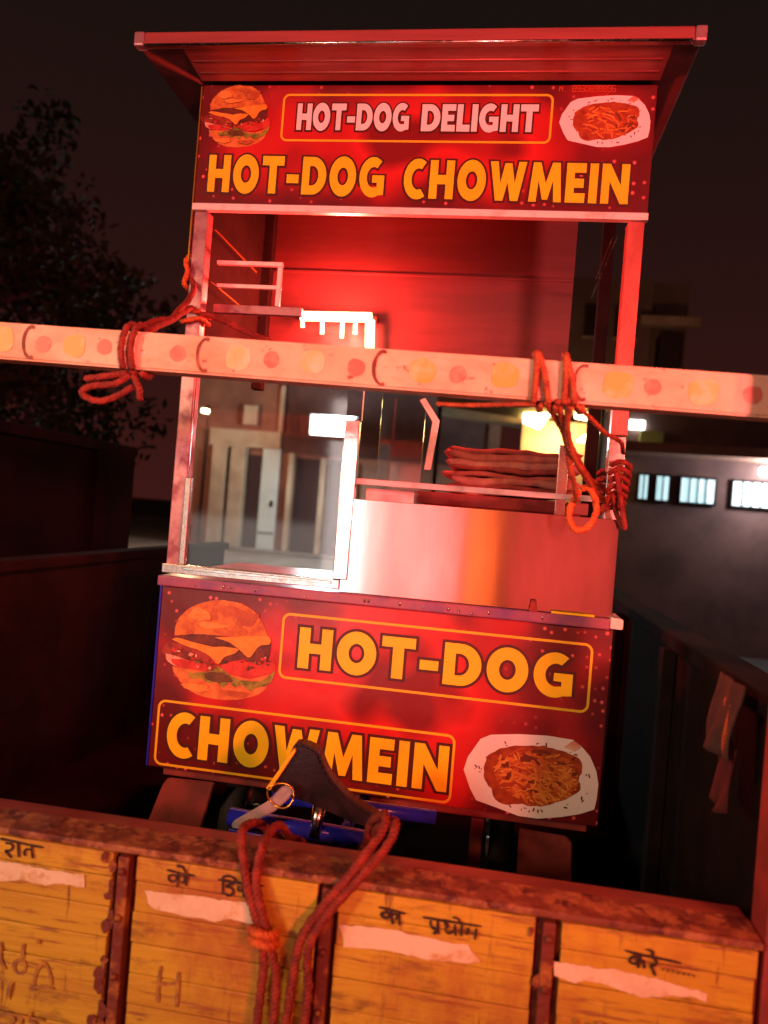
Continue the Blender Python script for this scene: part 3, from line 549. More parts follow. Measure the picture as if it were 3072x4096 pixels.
def plate(parent, x0, x1, z0, z1, y, n, seed):
    rnd = random.Random(seed)
    T = lambda p: (x0+p[0]*(x1-x0), z0+p[1]*(z1-z0))
    flat('printed_plate', [T(p) for p in PLATE['plate']], y, pr_white, parent)
    nd = PLATE['noodles']; P = smooth_path([(a, 0, b) for a, b in nd+nd[:1]], 3)[:-1]
    flat('printed_noodles', [T((p.x+0.012*noise.noise(p*30), p.z+0.016*noise.noise(p*30+Vector((3, 3, 3))))) for p in P], y-0.0004, F['noodle_base'], parent)
    cx = sum(p[0] for p in nd)/len(nd); cz = sum(p[1] for p in nd)/len(nd)
    buckets = [([], []) for _ in noodle_m]
    for i in range(n):
        a = rnd.uniform(0, 6.28); q = math.sqrt(rnd.random())*0.82; px, pz = cx+0.375*q*math.cos(a), cz+0.375*q*math.sin(a)
        d = rnd.uniform(-0.9, 0.9)+0.5*math.sin(px*9); L = rnd.uniform(0.05, 0.16); k = rnd.uniform(-5, 5); pts = []
        for t in range(5):
            if ((px-cx)/0.34)**2+((pz-cz)/0.36)**2 > 1: break
            pts.append(T((px, pz))); px += L/4*math.cos(d); pz += L/4*1.5*math.sin(d); d += k*L/2
        if len(pts) < 2: continue
        ci = rnd.choices(range(5), (4, 4, 2.5, 3, 1.2))[0]
        ribbon_data(pts, y-0.0006-0.0000020*i, rnd.uniform(0.010, 0.020)*(x1-x0)*(1.6 if ci == 4 else 1), *buckets[ci], 0.0001, sm=2)
    for (vs, fs), mt in zip(buckets, noodle_m): tag(raw('printed_noodles', vs, fs, mt, parent), kind='stuff')
    flat('printed_fork', [T(p) for p in PLATE['fork']], y-0.0022, F['onion'], parent)
    vs, fs = [], []
    for i in range(26):
        a = rnd.uniform(0, 6.28); q = rnd.uniform(0.40, 0.46); px, pz = cx+q*math.cos(a)*0.95, cz+q*math.sin(a)*0.95
        c = T((px, pz)); r = rnd.uniform(0.002, 0.005)*(x1-x0)/0.3; d = rnd.uniform(0, 3.1)
        ribbon_data([(c[0]-r*math.cos(d), c[1]-r*math.sin(d)), (c[0]+r*math.cos(d), c[1]+r*math.sin(d))], y-0.0003, r*0.8, vs, fs, 0.0001, sm=2)
    tag(raw('printed_crumbs', vs, fs, F['patty'], parent), kind='stuff')
burger(sa, -0.598, -0.403, 3.006, 3.174, -0.0010); burger_bits(sa, -0.598, -0.403, 3.006, 3.174, -0.0048, 9)
plate(sa, 0.363, 0.588, 3.017, 3.149, -0.0010, 90, 3)
box('trim_strip', -0.604, 0.601, -0.006, 0.016, 2.8325, 2.8505, white_rail, CT, 0.002)
# posts
box('corner_post', -0.600, -0.560, 0.004, 0.044, 1.838, 2.8315, post_left, CT, 0.003)
pr = box('corner_post', 0.554, 0.595, 0.004, 0.044, 2.290, 2.8315, post_red, CT, 0.003)
box('corner_post', 0.552, 0.593, 0.004, 0.044, 1.838, 2.2885, alu, CT, 0.003)
for x, z in ((-0.598, 2.44), (0.556, 1.838)): box('corner_post', x, x+0.038, 0.582, 0.62, z, 3.164, dark_steel, CT, 0.003)
# ceiling and back sheet
box('ceiling_sheet', -0.598, 0.598, 0.013, 0.62, 3.165, 3.175, inner_back, CT)
box('side_sheet', -0.598, -0.592, 0.05, 0.58, 2.50, 3.164, dark_steel, CT)
box('edge_strip', -0.6055, -0.6025, -0.004, 0.004, 2.64, 3.17, brass, CT)
tube('lip_highlight', [(-0.69, -0.1715, 3.1835), (0.642, -0.1715, 3.1835)], 0.0032, chrome, rf, 8)  # chrome tube added to draw the bright highlight line along the lip
box('back_sheet', -0.558, 0.475, 0.612, 0.620, 2.47, 3.164, inner_back, CT)
for z in (2.50, 2.86): box('back_rib', -0.55, 0.47, 0.606, 0.6115, z, z+0.010, inner_back, CT, 0.002)
box('side_strip', 0.534, 0.5385, 0.05, 0.60, 2.806, 2.8095, chrome, CT)
box('side_strip', 0.524, 0.5265, 0.05, 0.40, 2.806, 2.8085, chrome, CT)
box('side_strip', -0.556, -0.5525, 0.05, 0.42, 2.796, 2.7985, brass, CT)
box('side_strip', -0.556, -0.5525, 0.05, 0.30, 2.650, 2.6525, brass, CT)
# small rack at the upper left
rk = box('shelf_rack', -0.5595, -0.365, 0.090, 0.104, 2.715, 2.727, white_rail, CT, 0.002)
box('rack_rod', -0.555, -0.365, 0.090, 0.104, 2.650, 2.661, white_rail, rk, 0.002)
box('rack_rod', -0.5595, -0.30, 0.090, 0.110, 2.578, 2.602, post_left, rk, 0.002)
box('rack_upright', -0.379, -0.366, 0.092, 0.103, 2.603, 2.7145, white_rail, rk, 0.002)
# glass cabinet, lower left
pf = box('cabinet_frame', -0.601, -0.108, -0.020, 0.010, 1.8375, 1.862, alu, CT, 0.002)
box('frame_stile', -0.128, -0.0885, -0.018, 0.012, 1.8625, 2.284, stile_m, pf, 0.003)
box('frame_stile', -0.556, -0.540, -0.016, 0.003, 1.8625, 2.10, alu, pf, 0.002)
box('frame_rail', -0.539, -0.129, -0.026, -0.0205, 1.850, 1.857, chrome, pf, 0.001)
box('glass_pane', -0.553, -0.129, -0.004, 0.001, 1.8625, 2.430, glass, pf)
box('glass_edge', -0.0875, -0.0845, -0.004, 0.001, 2.285, 2.44, white_rail, pf)
box('glass_pane', -0.0835, 0.05, 0.298, 0.302, 1.845, 2.430, glass, pf)
# middle rail and steel front sheet
box('middle_rail', -0.0880, 0.551, 0.004, 0.020, 2.1175, 2.1325, white_rail, CT, 0.002)
ss = box('steel_front_sheet', -0.1075, 0.5905, -0.012, -0.004, 1.8305, 2.0775, steel, CT, 0.001)
tag(ss, 'polished steel front sheet with soft coloured reflections')
box('inner_upright', 0.450, 0.480, 0.285, 0.312, 1.838, 2.285, alu, CT, 0.002)
br = prism('roof_bracket', [(0.060, 2.186), (0.080, 2.186), (0.094, 2.335), (0.046, 2.400), (0.030, 2.392), (0.074, 2.330)], 0.290, 0.302, white_rail, CT, 0.001)
box('inner_plate', -0.080, 0.055, 0.12, 0.124, 2.062, 2.112, white_rail, CT, 0.001)
# counter and lower body
box('counter_board', -0.606, 0.585, -0.030, 0.62, 1.8025, 1.8300, purple, CT, 0.004)
prism('board_end', [(0.5855, 1.806), (0.616, 1.806), (0.616, 1.831), (0.5855, 1.834)], -0.032, 0.10, white_rail, CT, 0.002)
for i in range(16):
    x = random.uniform(-0.58, 0.56)
    tube('screw_head', [(x, -0.0325, 1.812+random.uniform(-0.004, 0.009)), (x, -0.0295, 1.812)], random.uniform(0.0018, 0.0034), chrome, CT, 8)
lb = box('lower_body', -0.600, 0.594, 0.004, 0.60, 1.316, 1.8015, maroon, CT)
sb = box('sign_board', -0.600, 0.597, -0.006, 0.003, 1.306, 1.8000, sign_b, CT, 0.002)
box('edge_strip', -0.6065, -0.6010, -0.008, 0.02, 1.306, 1.8000, blue, CT, 0.001)
border('printed_border', -0.256, 0.553, 1.585, 1.761, 0.022, 0.0065, -0.0072, pr_gold, sb)
border('printed_border', -0.585, 0.228, 1.312, 1.491, 0.022, 0.0065, -0.0072, pr_gold, sb)
word('HOT-DOG', -0.205, 0.510, 1.619, 1.727, -0.0076, pr_yellow, sb, pr_black, 0.0072, gap=0.13)
word('CHOWMEIN', -0.552, 0.214, 1.342, 1.460, -0.0076, pr_yellow, sb, pr_black, 0.0072, gap=0.13)
burger(sb, -0.591, -0.264, 1.510, 1.776, -0.0072); burger_bits(sb, -0.591, -0.264, 1.510, 1.776, -0.0110, 4)
plate(sb, 0.254, 0.591, 1.306, 1.518, -0.0072, 330, 5)
prism('yellow_tape', [(0.44, 1.8308), (0.545, 1.8308), (0.545, 1.8365), (0.44, 1.8365)], -0.034, -0.0305, pr_yellow, CT)
prism('red_clip', [(0.385, 1.8308), (0.405, 1.8308), (0.402, 1.858), (0.388, 1.858)], -0.034, -0.0305, rope_m, CT)
# running gear
box('cross_member', -0.58, 0.58, 0.05, 0.09, 1.266, 1.304, maroon, CT, 0.004)
prism('mudguard', [(-0.560, 1.262), (-0.424, 1.266), (-0.470, 1.060), (-0.500, 0.985), (-0.650, 0.985), (-0.606, 1.142), (-0.575, 1.240)], 0.040, 0.048, maroon, CT, 0.003)
prism('mudguard', [(0.408, 1.256), (0.530, 1.252), (0.546, 1.235), (0.560, 0.985), (0.415, 0.985)], 0.040, 0.048, maroon, CT, 0.003)
box('stand_leg', 0.283, 0.316, 0.045, 0.078, 0.950, 1.265, maroon, CT, 0.003)
def cart_wheel(x0, x1, y):
    P = []; vs = []; fs = []; n = 28
    prof = [(0.10, x0+0.01), (0.155, x0), (0.165, (x0+x1)/2), (0.155, x1), (0.10, x1-0.01)]
    for i in range(n):
        a = 2*math.pi*i/n
        for r_, x_ in prof: vs.append((x_, y+r_*math.cos(a), 1.1155+r_*math.sin(a)))
    for i in range(n):
        for k in range(5):
            fs.append((i*5+k, i*5+(k+1) % 5, ((i+1) % n)*5+(k+1) % 5, ((i+1) % n)*5+k))
    w = raw('wheel', vs, fs, rubber, CT, True)
    tube('hub', [(x0-0.005, y, 1.1155), (x1+0.005, y, 1.1155)], 0.035, greymetal, w, 12)
    for i in range(6):
        a = math.pi*i/3; tube('spoke', [((x0+x1)/2, y+0.03*math.cos(a), 1.1155+0.03*math.sin(a)), ((x0+x1)/2, y+0.105*math.cos(a), 1.1155+0.105*math.sin(a))], 0.007, maroon, w, 6)
for x in (-0.415, 0.335):
    cart_wheel(x, x+0.065, 0.22); cart_wheel(x, x+0.065, 0.52)
# saddle and blue tricycle tubes in front of the cart
tube('frame_tube', [(-0.190, -0.20, 1.346), (0.203, -0.20, 1.349)], 0.0165, blue, CT, 14)
tube('frame_tube', [(-0.250, -0.34, 1.342), (0.070, -0.34, 1.334)], 0.020, blue, CT, 14)
tube('frame_tube', [(-0.230, -0.40, 1.322), (0.055, -0.40, 1.312)], 0.019, blue, CT, 14)
tube('frame_tube', [(0.00, -0.34, 1.32), (0.00, -0.10, 1.30), (0.00, 0.05, 1.285)], 0.014, blue, CT, 12)
sdl = prism('saddle', smooth2([(-0.108, 1.532), (-0.085, 1.534), (-0.055, 1.522), (-0.043, 1.500), (-0.020, 1.465), (0.030, 1.425), (0.092, 1.397), (0.098, 1.372), (0.040, 1.378), (-0.030, 1.398), (-0.090, 1.412), (-0.140, 1.418), (-0.160, 1.430), (-0.145, 1.455), (-0.120, 1.500)]), -0.375, -0.330, leather, CT, 0.006)
prism('saddle_edge', [(-0.160, 1.432), (-0.150, 1.429), (-0.100, 1.520), (-0.104, 1.527)], -0.386, -0.3765, pr_gold, sdl, 0.0015)
tube('seat_post', [(-0.045, -0.352, 1.40), (-0.050, -0.352, 1.33)], 0.014, chrome, sdl, 12)
prism('clamp_lever', [(-0.120, 1.448), (-0.100, 1.452), (-0.092, 1.436), (-0.128, 1.395), (-0.205, 1.343), (-0.226, 1.344), (-0.222, 1.358), (-0.150, 1.410)], -0.402, -0.392, greymetal, CT, 0.003)
rp_ = [Vector((-0.1195+0.029*math.cos(R(a)), -0.412+0.006*math.sin(R(a*2)), 1.432+0.026*math.sin(R(a)))) for a in range(0, 361, 12)]
tube('key_ring', rp_, 0.0018, brass, CT, 8)

# ------------------------------------------------------------------ lit LED lamp inside the cart
LD = thing('led_lamp', (-0.30, 0.56, 2.60), 'glowing LED strip lamp bent in an L inside the upper cart opening', 'lamp')
led = emitter('hot_red_led', (1.0, 0.46, 0.22), 6.0)
hz = tube('light_strip', [(-0.432, 0.560, 2.696), (-0.186, 0.560, 2.702)], 0.017, led, LD, 10)
tube('light_strip', [(-0.190, 0.560, 2.692), (-0.184, 0.560, 2.595)], 0.016, led, LD, 10)
for x, l in ((-0.425, 0.03), (-0.355, 0.05), (-0.285, 0.06), (-0.240, 0.045)):
    tube('light_tab', [(x, 0.560, 2.688), (x+0.002, 0.560, 2.688-l)], 0.007, led, LD, 8)
box('lamp_backing', -0.44, -0.17, 0.578, 0.5995, 2.690, 2.712, maroon, LD, 0.003)
pl = bpy.data.lights.new('led_glow', 'POINT'); pl.energy = 70; pl.color = (1.0, 0.055, 0.035); pl.shadow_soft_size = 0.05
po = bpy.data.objects.new('led_glow', pl); COL.objects.link(po); po.location = (-0.28, 0.47, 2.66); adopt(po, LD)

# things on the cart's shelf
FC = thing('folded_cloth', (0.28, 0.42, 1.838), 'pile of folded reddish cloth stacked on the shelf inside the cart', 'cloth')
cl = [material('folded_cloth_%d' % i, c, 0.85, col2=c2, scale=20, bump=0.3) for i, (c, c2) in enumerate((((0.42, 0.16, 0.13), (0.30, 0.10, 0.09)), ((0.30, 0.07, 0.06), (0.20, 0.05, 0.05)), ((0.46, 0.26, 0.22), (0.34, 0.16, 0.14))))]
z = 2.128
for i in range(8):
    x0 = 0.115+random.uniform(-0.016, 0.02); x1 = 0.53+random.uniform(-0.03, 0.012); h = random.uniform(0.014, 0.026)
    vs, fs = [], []; n = 22
    for k in range(n+1):
        t = k/n; x = x0+(x1-x0)*t; o_ = 0.014*noise.noise(Vector((x*7, i*0.6, 0)))+0.005*noise.noise(Vector((x*26, i*1.3, 4)))
        e_ = math.sqrt(max(0.0, 1-(1-min(1, t*16, (1-t)*16))**2))
        for y_ in (0.36, 0.60):
            vs.append((x, y_, z+o_+h*0.5-h*0.5*e_)); vs.append((x, y_-0.008*e_ if y_ < 0.5 else y_+0.008*e_, z+o_+h*0.5)); vs.append((x, y_, z+o_+h*0.5+h*0.48*e_))
    for k in range(n):
        a = k*6; c = a+6
        fs += [(a, a+1, c+1, c), (a+1, a+2, c+2, c+1), (a+2, a+5, c+5, c+2), (a+5, a+4, c+4, c+5), (a+4, a+3, c+3, c+4), (a+3, a, c, c+3)]
    fs += [(0, 3, 4, 5, 2, 1), tuple(n*6+q for q in (0, 1, 2, 5, 4, 3))]
    raw('cloth_layer', vs, fs, cl[i % 3], FC, True); z += h*0.92
SB = thing('storage_crate', (0.2, 0.45, 1.838), 'dark red open crate under the folded cloth inside the cart', 'crate')
box('crate_side', 0.06, 0.53, 0.33, 0.345, 1.840, 2.085, maroon, SB, 0.003)
box('crate_side', 0.06, 0.53, 0.605, 0.618, 1.840, 2.085, maroon, SB, 0.003)
box('crate_lid', 0.04, 0.55, 0.325, 0.620, 2.0855, 2.122, maroon, SB, 0.004)

# ------------------------------------------------------------------ ropes
RR = thing('rope', (0.39, -0.60, 2.0), 'orange red rope wound round the cross bar and knotted to the right cart post', 'rope')
paths = []
for i in range(4):
    x = 0.338+i*0.021+random.uniform(-0.006, 0.006)
    b_ = bz(x); d_ = random.uniform(-0.022, 0.012)
    paths.append([(x, BY-0.008, b_-0.040), (x+d_*0.4, BY-0.010, b_), (x+d_, BY-0.008, b_+0.040), (x+d_, BY+0.028, b_+0.047), (x+d_*0.5+0.006, BY+0.063, b_), (x+0.012, BY+0.028, b_-0.046), (x+0.014, BY-0.006, b_-0.042)])
rope_part('bar_wrap', paths, 0.0064, rope_br, RR, jitter=0.004)
rope_part('hanging_strand', [[(0.372, BY-0.010, 2.272), (0.395, -0.56, 2.235), (0.425, -0.48, 2.195), (0.462, -0.36, 2.160), (0.515, -0.16, 2.150), (0.560, -0.020, 2.140)],
                             [(0.392, BY-0.008, 2.274), (0.405, -0.55, 2.215), (0.440, -0.46, 2.165), (0.490, -0.30, 2.130), (0.545, -0.06, 2.120), (0.568, -0.014, 2.125)],
                             [(0.352, BY-0.008, 2.270), (0.398, -0.53, 2.225), (0.418, -0.48, 2.160), (0.452, -0.36, 2.105)]], 0.0062, rope_br, RR, jitter=0.008)
rope_part('side_strand', [[(0.16, BY+0.06, 2.262), (0.25, BY+0.03, 2.262), (0.335, BY-0.004, 2.264)], [(0.400, BY-0.006, 2.270), (0.440, BY+0.03, 2.245), (0.520, -0.40, 2.228), (0.575, -0.10, 2.236)]], 0.0048, rope_br, RR, jitter=0.006)
rope_part('loop_end', [[(0.452, -0.352, 2.125), (0.440, -0.350, 2.100), (0.436, -0.350, 2.070), (0.450, -0.350, 2.045), (0.474, -0.350, 2.050), (0.490, -0.350, 2.080), (0.486, -0.350, 2.112), (0.470, -0.350, 2.135), (0.452, -0.348, 2.128)]], 0.0078, rope_o, RR)
kp = []
for i in range(7):
    a = i*0.9; zc = 2.10+0.018*i
    kp.append([(0.550+0.004*i % 0.01, -0.020, zc), (0.574, -0.026-0.004*(i % 2), zc+0.010), (0.602, -0.016, zc+0.002), (0.606, 0.03, zc-0.004), (0.600, 0.056, zc), (0.572, 0.060, zc), (0.545, 0.050, zc-0.006), (0.543, 0.0, zc-0.006)])
kp.append([(0.566, -0.03, 2.19), (0.585, -0.06, 2.12), (0.600, -0.05, 2.05), (0.590, -0.03, 2.075), (0.560, -0.05, 2.14), (0.545, -0.05, 2.09)])
rope_part('post_knot', kp, 0.0072, rope_m, RR, jitter=0.012)

LR = thing('rope', (-0.45, -0.60, 2.0), 'red rope tying the left end of the cross bar to the left cart post', 'rope')
paths = []
for i in range(2):
    x = -0.436+i*0.019; b_ = bz(x)
    paths.append([(x, BY-0.008, b_-0.040), (x-0.004, BY-0.011, b_), (x, BY-0.008, b_+0.040), (x, BY+0.028, b_+0.047), (x+0.006, BY+0.063, b_), (x+0.012, BY+0.028, b_-0.046), (x+0.014, BY-0.006, b_-0.042)])
rope_part('bar_wrap', paths, 0.0070, rope_m, LR, jitter=0.006)
rope_part('stretched_strand', [[(-0.430, BY+0.03, 2.366), (-0.440, -0.50, 2.405), (-0.470, -0.35, 2.455), (-0.560, -0.05, 2.600), (-0.604, 0.02, 2.660)],
                               [(-0.412, BY+0.04, 2.366), (-0.440, -0.46, 2.412), (-0.480, -0.30, 2.470), (-0.575, -0.02, 2.560), (-0.585, 0.0, 2.555)],
                               [(-0.575, -0.006, 2.555), (-0.500, 0.00, 2.535), (-0.42, 0.02, 2.505), (-0.30, 0.03, 2.470)]], 0.0080, rope_m, LR, jitter=0.004)
rope_part('post_knot', [[(-0.612, 0.03, 2.72), (-0.610, -0.004, 2.69), (-0.600, -0.010, 2.66), (-0.612, 0.0, 2.63), (-0.607, 0.04, 2.62)],
                        [(-0.606, 0.05, 2.57), (-0.607, -0.006, 2.56), (-0.58, -0.008, 2.555), (-0.553, -0.004, 2.55), (-0.550, 0.05, 2.55)],
                        [(-0.606, 0.05, 2.54), (-0.607, -0.006, 2.525), (-0.58, -0.008, 2.53), (-0.553, -0.004, 2.535), (-0.550, 0.05, 2.53)]], 0.0075, rope_o, LR)
rope_part('loose_tail', [[(-0.425, BY-0.004, 2.270), (-0.450, BY-0.012, 2.250), (-0.500, BY-0.010, 2.245), (-0.520, BY-0.01, 2.230), (-0.480, BY-0.015, 2.215), (-0.440, BY-0.015, 2.228), (-0.410, BY-0.01, 2.250)],
                         [(-0.430, BY-0.006, 2.272), (-0.470, BY-0.02, 2.262), (-0.515, BY-0.015, 2.258)], [(-0.420, BY, 2.27), (-0.402, BY-0.01, 2.245), (-0.398, BY-0.01, 2.222)]], 0.0070, rope_m, LR, jitter=0.003)

BR = thing('rope', (0.0, -0.74, 1.2), 'thick red rope looped over the tailgate rim below the saddle', 'rope')
Yr = -0.772
rope_part('left_loop', [[(-0.030, Yr, 1.10), (-0.034, Yr, 1.24), (-0.042, Yr, 1.340), (-0.072, -0.765, 1.420), (-0.098, -0.735, 1.480), (-0.112, -0.66, 1.470), (-0.100, -0.56, 1.420), (-0.080, -0.42, 1.345)],
                        [(-0.006, Yr-0.004, 1.10), (-0.010, Yr-0.004, 1.25), (-0.030, Yr, 1.340), (-0.056, -0.765, 1.425), (-0.060, -0.720, 1.470), (-0.066, -0.62, 1.455), (-0.060, -0.42, 1.340)]], 0.0086, rope_m, BR, jitter=0.008)
rope_part('right_loop', [[(0.014, Yr-0.006, 1.10), (0.012, Yr-0.006, 1.25), (0.020, Yr, 1.338), (0.060, -0.765, 1.405), (0.112, -0.745, 1.470), (0.140, -0.71, 1.510), (0.135, -0.66, 1.520), (0.095, -0.52, 1.440), (0.055, -0.40, 1.310)],
                         [(0.040, Yr, 1.10), (0.040, Yr, 1.25), (0.036, Yr-0.006, 1.330), (0.070, -0.770, 1.398), (0.128, -0.75, 1.462), (0.154, -0.72, 1.495), (0.156, -0.68, 1.515), (0.115, -0.55, 1.450), (0.058, -0.36, 1.325)]], 0.0086, rope_m, BR, jitter=0.008)
rope_part('orange_binding', [[(-0.060, Yr+0.004, 1.345), (-0.044, Yr-0.016, 1.352), (-0.022, Yr-0.014, 1.348), (-0.014, Yr+0.004, 1.345)], [(-0.058, Yr+0.004, 1.330), (-0.042, Yr-0.016, 1.336), (-0.020, Yr-0.014, 1.332), (-0.014, Yr+0.004, 1.330)]], 0.0095, rope_o, BR)

# cloth and bag hung over the right rail of the trailer
def drape(name, x, y0, y1, ztop, drop, mat, parent, amp, seed):
    vs, fs = [], []; nu, nv = 14, 10
    for i in range(nu+1):
        for j in range(nv+1):
            u, v = i/nu, j/nv; y = y0+(y1-y0)*u; w_ = amp*noise.noise(Vector((u*4+seed, v*0.8, seed)))*(0.3+v)
            z = ztop-drop*v*(1+0.12*noise.noise(Vector((u*3, seed, 0))))
            vs.append((x-0.012-w_-0.01*v, y, z))
    for i in range(nu):
        for j in range(nv): a = i*(nv+1)+j; fs.append((a, a+1, a+nv+2, a+nv+1))
    o = raw(name, vs, fs, mat, parent, True); md = o.modifiers.new('thickness', 'SOLIDIFY'); md.thickness = 0.004; return o
HC = thing('hanging_cloth', (0.75, -0.45, 1.55), 'tan cloth with a dark red end hung over the right trailer rail', 'cloth')
drape('cloth_fold', 0.742, -0.612, -0.47, 1.800, 0.13, material('tan_cotton', (0.07, 0.035, 0.028), 0.9, col2=(0.045, 0.022, 0.02), scale=18, bump=0.3), HC, 0.03, 2.0)
drape('red_end', 0.738, -0.60, -0.50, 1.690, 0.11, material('dark_red_cotton', (0.06, 0.008, 0.008), 0.9), HC, 0.03, 5.0)
rope_part('cloth_tie', [[(0.722, -0.57, 1.76), (0.716, -0.56, 1.70), (0.722, -0.55, 1.67), (0.720, -0.54, 1.72), (0.724, -0.53, 1.77)]], 0.005, rope_o, HC)

# ------------------------------------------------------------------ street behind the cart
plaster = material('beige_plaster', (0.68, 0.54, 0.38), 0.85, col2=(0.52, 0.38, 0.26), scale=1.2, bump=0.1)
brownw = material('brown_wall', (0.42, 0.20, 0.13), 0.85, col2=(0.30, 0.13, 0.09), scale=1.0)
purplew = material('mauve_wall', (0.17, 0.085, 0.075), 0.85, col2=(0.10, 0.05, 0.045), scale=0.9)
paledoor = material('pale_blue_door', (0.74, 0.86, 0.83), 0.6, col2=(0.64, 0.76, 0.74), scale=2)
dark_open = material('dark_doorway', (0.06, 0.03, 0.03), 0.9)
SH = thing('shop_building', (-5.5, 20, 0.72), 'long shop front with pale pillars and blue door seen through the cabinet glass', 'building')
wl = box('wall', -8.3, 0.2, 18.2, 24, 0.72, 6.2, brownw, SH)
box('wall_band', -7.6, -5.62, 18.0, 18.199, 3.49, 3.95, plaster, SH)
for x0, x1, z1 in ((-7.42, -7.02, 3.489), (-6.90, -6.50, 3.489), (-4.42, -4.27, 3.33), (-5.30, -5.16, 3.4), (-3.55, -3.42, 3.3)): box('pillar', x0, x1, 17.80, 18.10, 0.72, z1, plaster, SH, 0.02)
dr = box('door', -6.09, -5.60, 18.05, 18.12, 0.72, 3.50, paledoor, SH, 0.01)
box('door_bolt', -5.78, -5.70, 18.0, 18.049, 1.95, 2.10, dark_open, dr)
box('door_panel', -6.06, -5.63, 18.03, 18.049, 1.20, 1.24, dark_open, dr)
for x0, x1 in ((-6.48, -6.12), (-5.14, -4.45), (-4.24, -3.56)): box('doorway', x0, x1, 18.10, 18.19, 0.722, 3.3, dark_open, SH)
box('side_wall_panel', -5.58, -0.2, 18.12, 18.198, 3.42, 6.1, purplew, SH)
box('window_board', -6.68, -6.30, 17.95, 18.05, 4.10, 4.62, plaster, SH)
box('drain_pipe', -5.70, -5.58, 17.95, 18.07, 3.96, 5.2, plaster, SH, 0.03)
box('step', -8, -3, 17.2, 17.79, 0.722, 0.80, concrete, SH, 0.02)
# white street lamp
WL = thing('street_lamp', (-3.75, 15.9, 0.0), 'bright white tube lamp on a pole in front of the shop', 'lamp')
tube('pole', [(-3.2, 15.95, 0.72), (-3.2, 15.95, 4.2)], 0.05, dark_steel, WL, 10)
wlm = emitter('white_lamp_glow', (0.70, 0.95, 1.0), 60.0)
box('lamp_tube', -4.05, -3.40, 15.90, 15.98, 3.90, 4.14, wlm, WL, 0.02)
box('lamp_glare_plate', -4.32, -3.18, 16.0, 16.03, 3.76, 4.24, pr_white, WL, 0.01)  # white plate added behind the lamp to spread its glare
pl = bpy.data.lights.new('white_lamp_light', 'POINT'); pl.energy = 340; pl.color = (0.78, 0.95, 1.0); pl.shadow_soft_size = 0.25
po = bpy.data.objects.new('white_lamp_light', pl); COL.objects.link(po); po.location = (-3.75, 15.4, 4.0); adopt(po, WL)
SL = thing('street_lamp', (-6.9, 15.9, 0.0), 'small warm white lamp glowing far left behind the cabinet glass', 'lamp')
tube('pole', [(-6.9, 16.0, 0.72), (-6.9, 16.0, 4.3)], 0.04, dark_steel, SL, 8)
tube('lamp_head', [(-7.02, 15.9, 4.16), (-6.86, 15.9, 4.14)], 0.05, emitter('small_lamp_glow', (1.0, 0.82, 0.5), 20), SL, 10)
pl = bpy.data.lights.new('small_lamp_light', 'POINT'); pl.energy = 150; pl.color = (1.0, 0.55, 0.32); pl.shadow_soft_size = 0.2
po = bpy.data.objects.new('small_lamp_light', pl); COL.objects.link(po); po.location = (-6.9, 15.4, 4.0); adopt(po, SL)

# yellow lit stall
YS = thing('lit_stall', (1.0, 12.2, 0.0), 'stall with glowing yellow lights under its canopy behind the cart', 'stall')
canv = material('stall_canvas', (0.42, 0.32, 0.18), 0.8, col2=(0.30, 0.22, 0.12), scale=3)
yg = emitter('yellow_lamp_glow', (1.0, 0.78, 0.30), 14.0)
for x in (-0.9, 1.98): tube('stall_post', [(x, 12.0, 0), (x, 12.0, 4.3)], 0.04, dark_steel, YS, 8)
prism('canopy', [(-0.95, 4.05), (0.62, 3.90), (2.05, 4.30), (2.05, 4.40), (0.62, 4.10), (-0.95, 4.25)], 11.9, 13.4, canv, YS)
prism('light_panel', [(0.60, 4.00), (1.09, 4.03), (0.90, 3.72), (0.61, 3.82)], 11.84, 11.88, yg, YS)
prism('light_panel', [(1.49, 4.06), (1.89, 4.07), (1.90, 3.92), (1.50, 3.96)], 11.84, 11.88, yg, YS)
prism('light_panel', [(1.55, 3.56), (1.90, 3.88), (1.92, 3.72), (1.66, 3.54)], 11.84, 11.88, yg, YS)
box('back_cloth', 0.62, 1.96, 12.6, 12.63, 2.2, 3.98, plaster, YS)
box('counter', -0.9, 1.98, 12.0, 12.5, 0.0, 1.0, brownw, YS, 0.02)
pl = bpy.data.lights.new('stall_light', 'POINT'); pl.energy = 60; pl.color = (1.0, 0.60, 0.22); pl.shadow_soft_size = 0.2
po = bpy.data.objects.new('stall_light', pl); COL.objects.link(po); po.location = (1.2, 12.2, 3.6); adopt(po, YS)

# right-hand shop with lit windows
RS = thing('corner_shop', (4.0, 13, 0.0), 'low shop at right with a row of glowing white windows', 'building')
box('wall', 2.2, 9.5, 12.4, 17, 0.0, 4.3, purplew, RS)
wg = emitter('window_glow', (0.55, 0.92, 1.0), 0.85)
for x0, x1 in ((2.76, 2.90), (3.06, 3.26), (3.48, 4.04), (4.36, 4.98), (5.3, 6.1)):
    w = box('window_frame', x0-0.04, x1+0.04, 12.34, 12.39, 2.62, 3.12, dark_steel, RS)
    box('pane', x0, x1, 12.325, 12.338, 2.66, 3.08, wg, w)
    for k in range(1, max(2, int((x1-x0)/0.14))):
        xx = x0+(x1-x0)*k/max(2, int((x1-x0)/0.14)); box('window_bar', xx-0.012, xx+0.012, 12.300, 12.320, 2.66, 3.08, dark_steel, w)
prism('awning', [(2.3, 3.42), (5.8, 3.46), (5.8, 3.62), (2.3, 3.60)], 11.6, 12.39, brownw, RS)
box('sign_light', 2.50, 2.76, 12.30, 12.39, 3.90, 4.05, emitter('sign_white_glow', (0.9, 1.0, 0.95), 8), RS)
box('sign_panel', 2.70, 3.10, 12.30, 12.39, 3.64, 3.88, material('green_sign', (0.25, 0.30, 0.12), 0.6), RS)
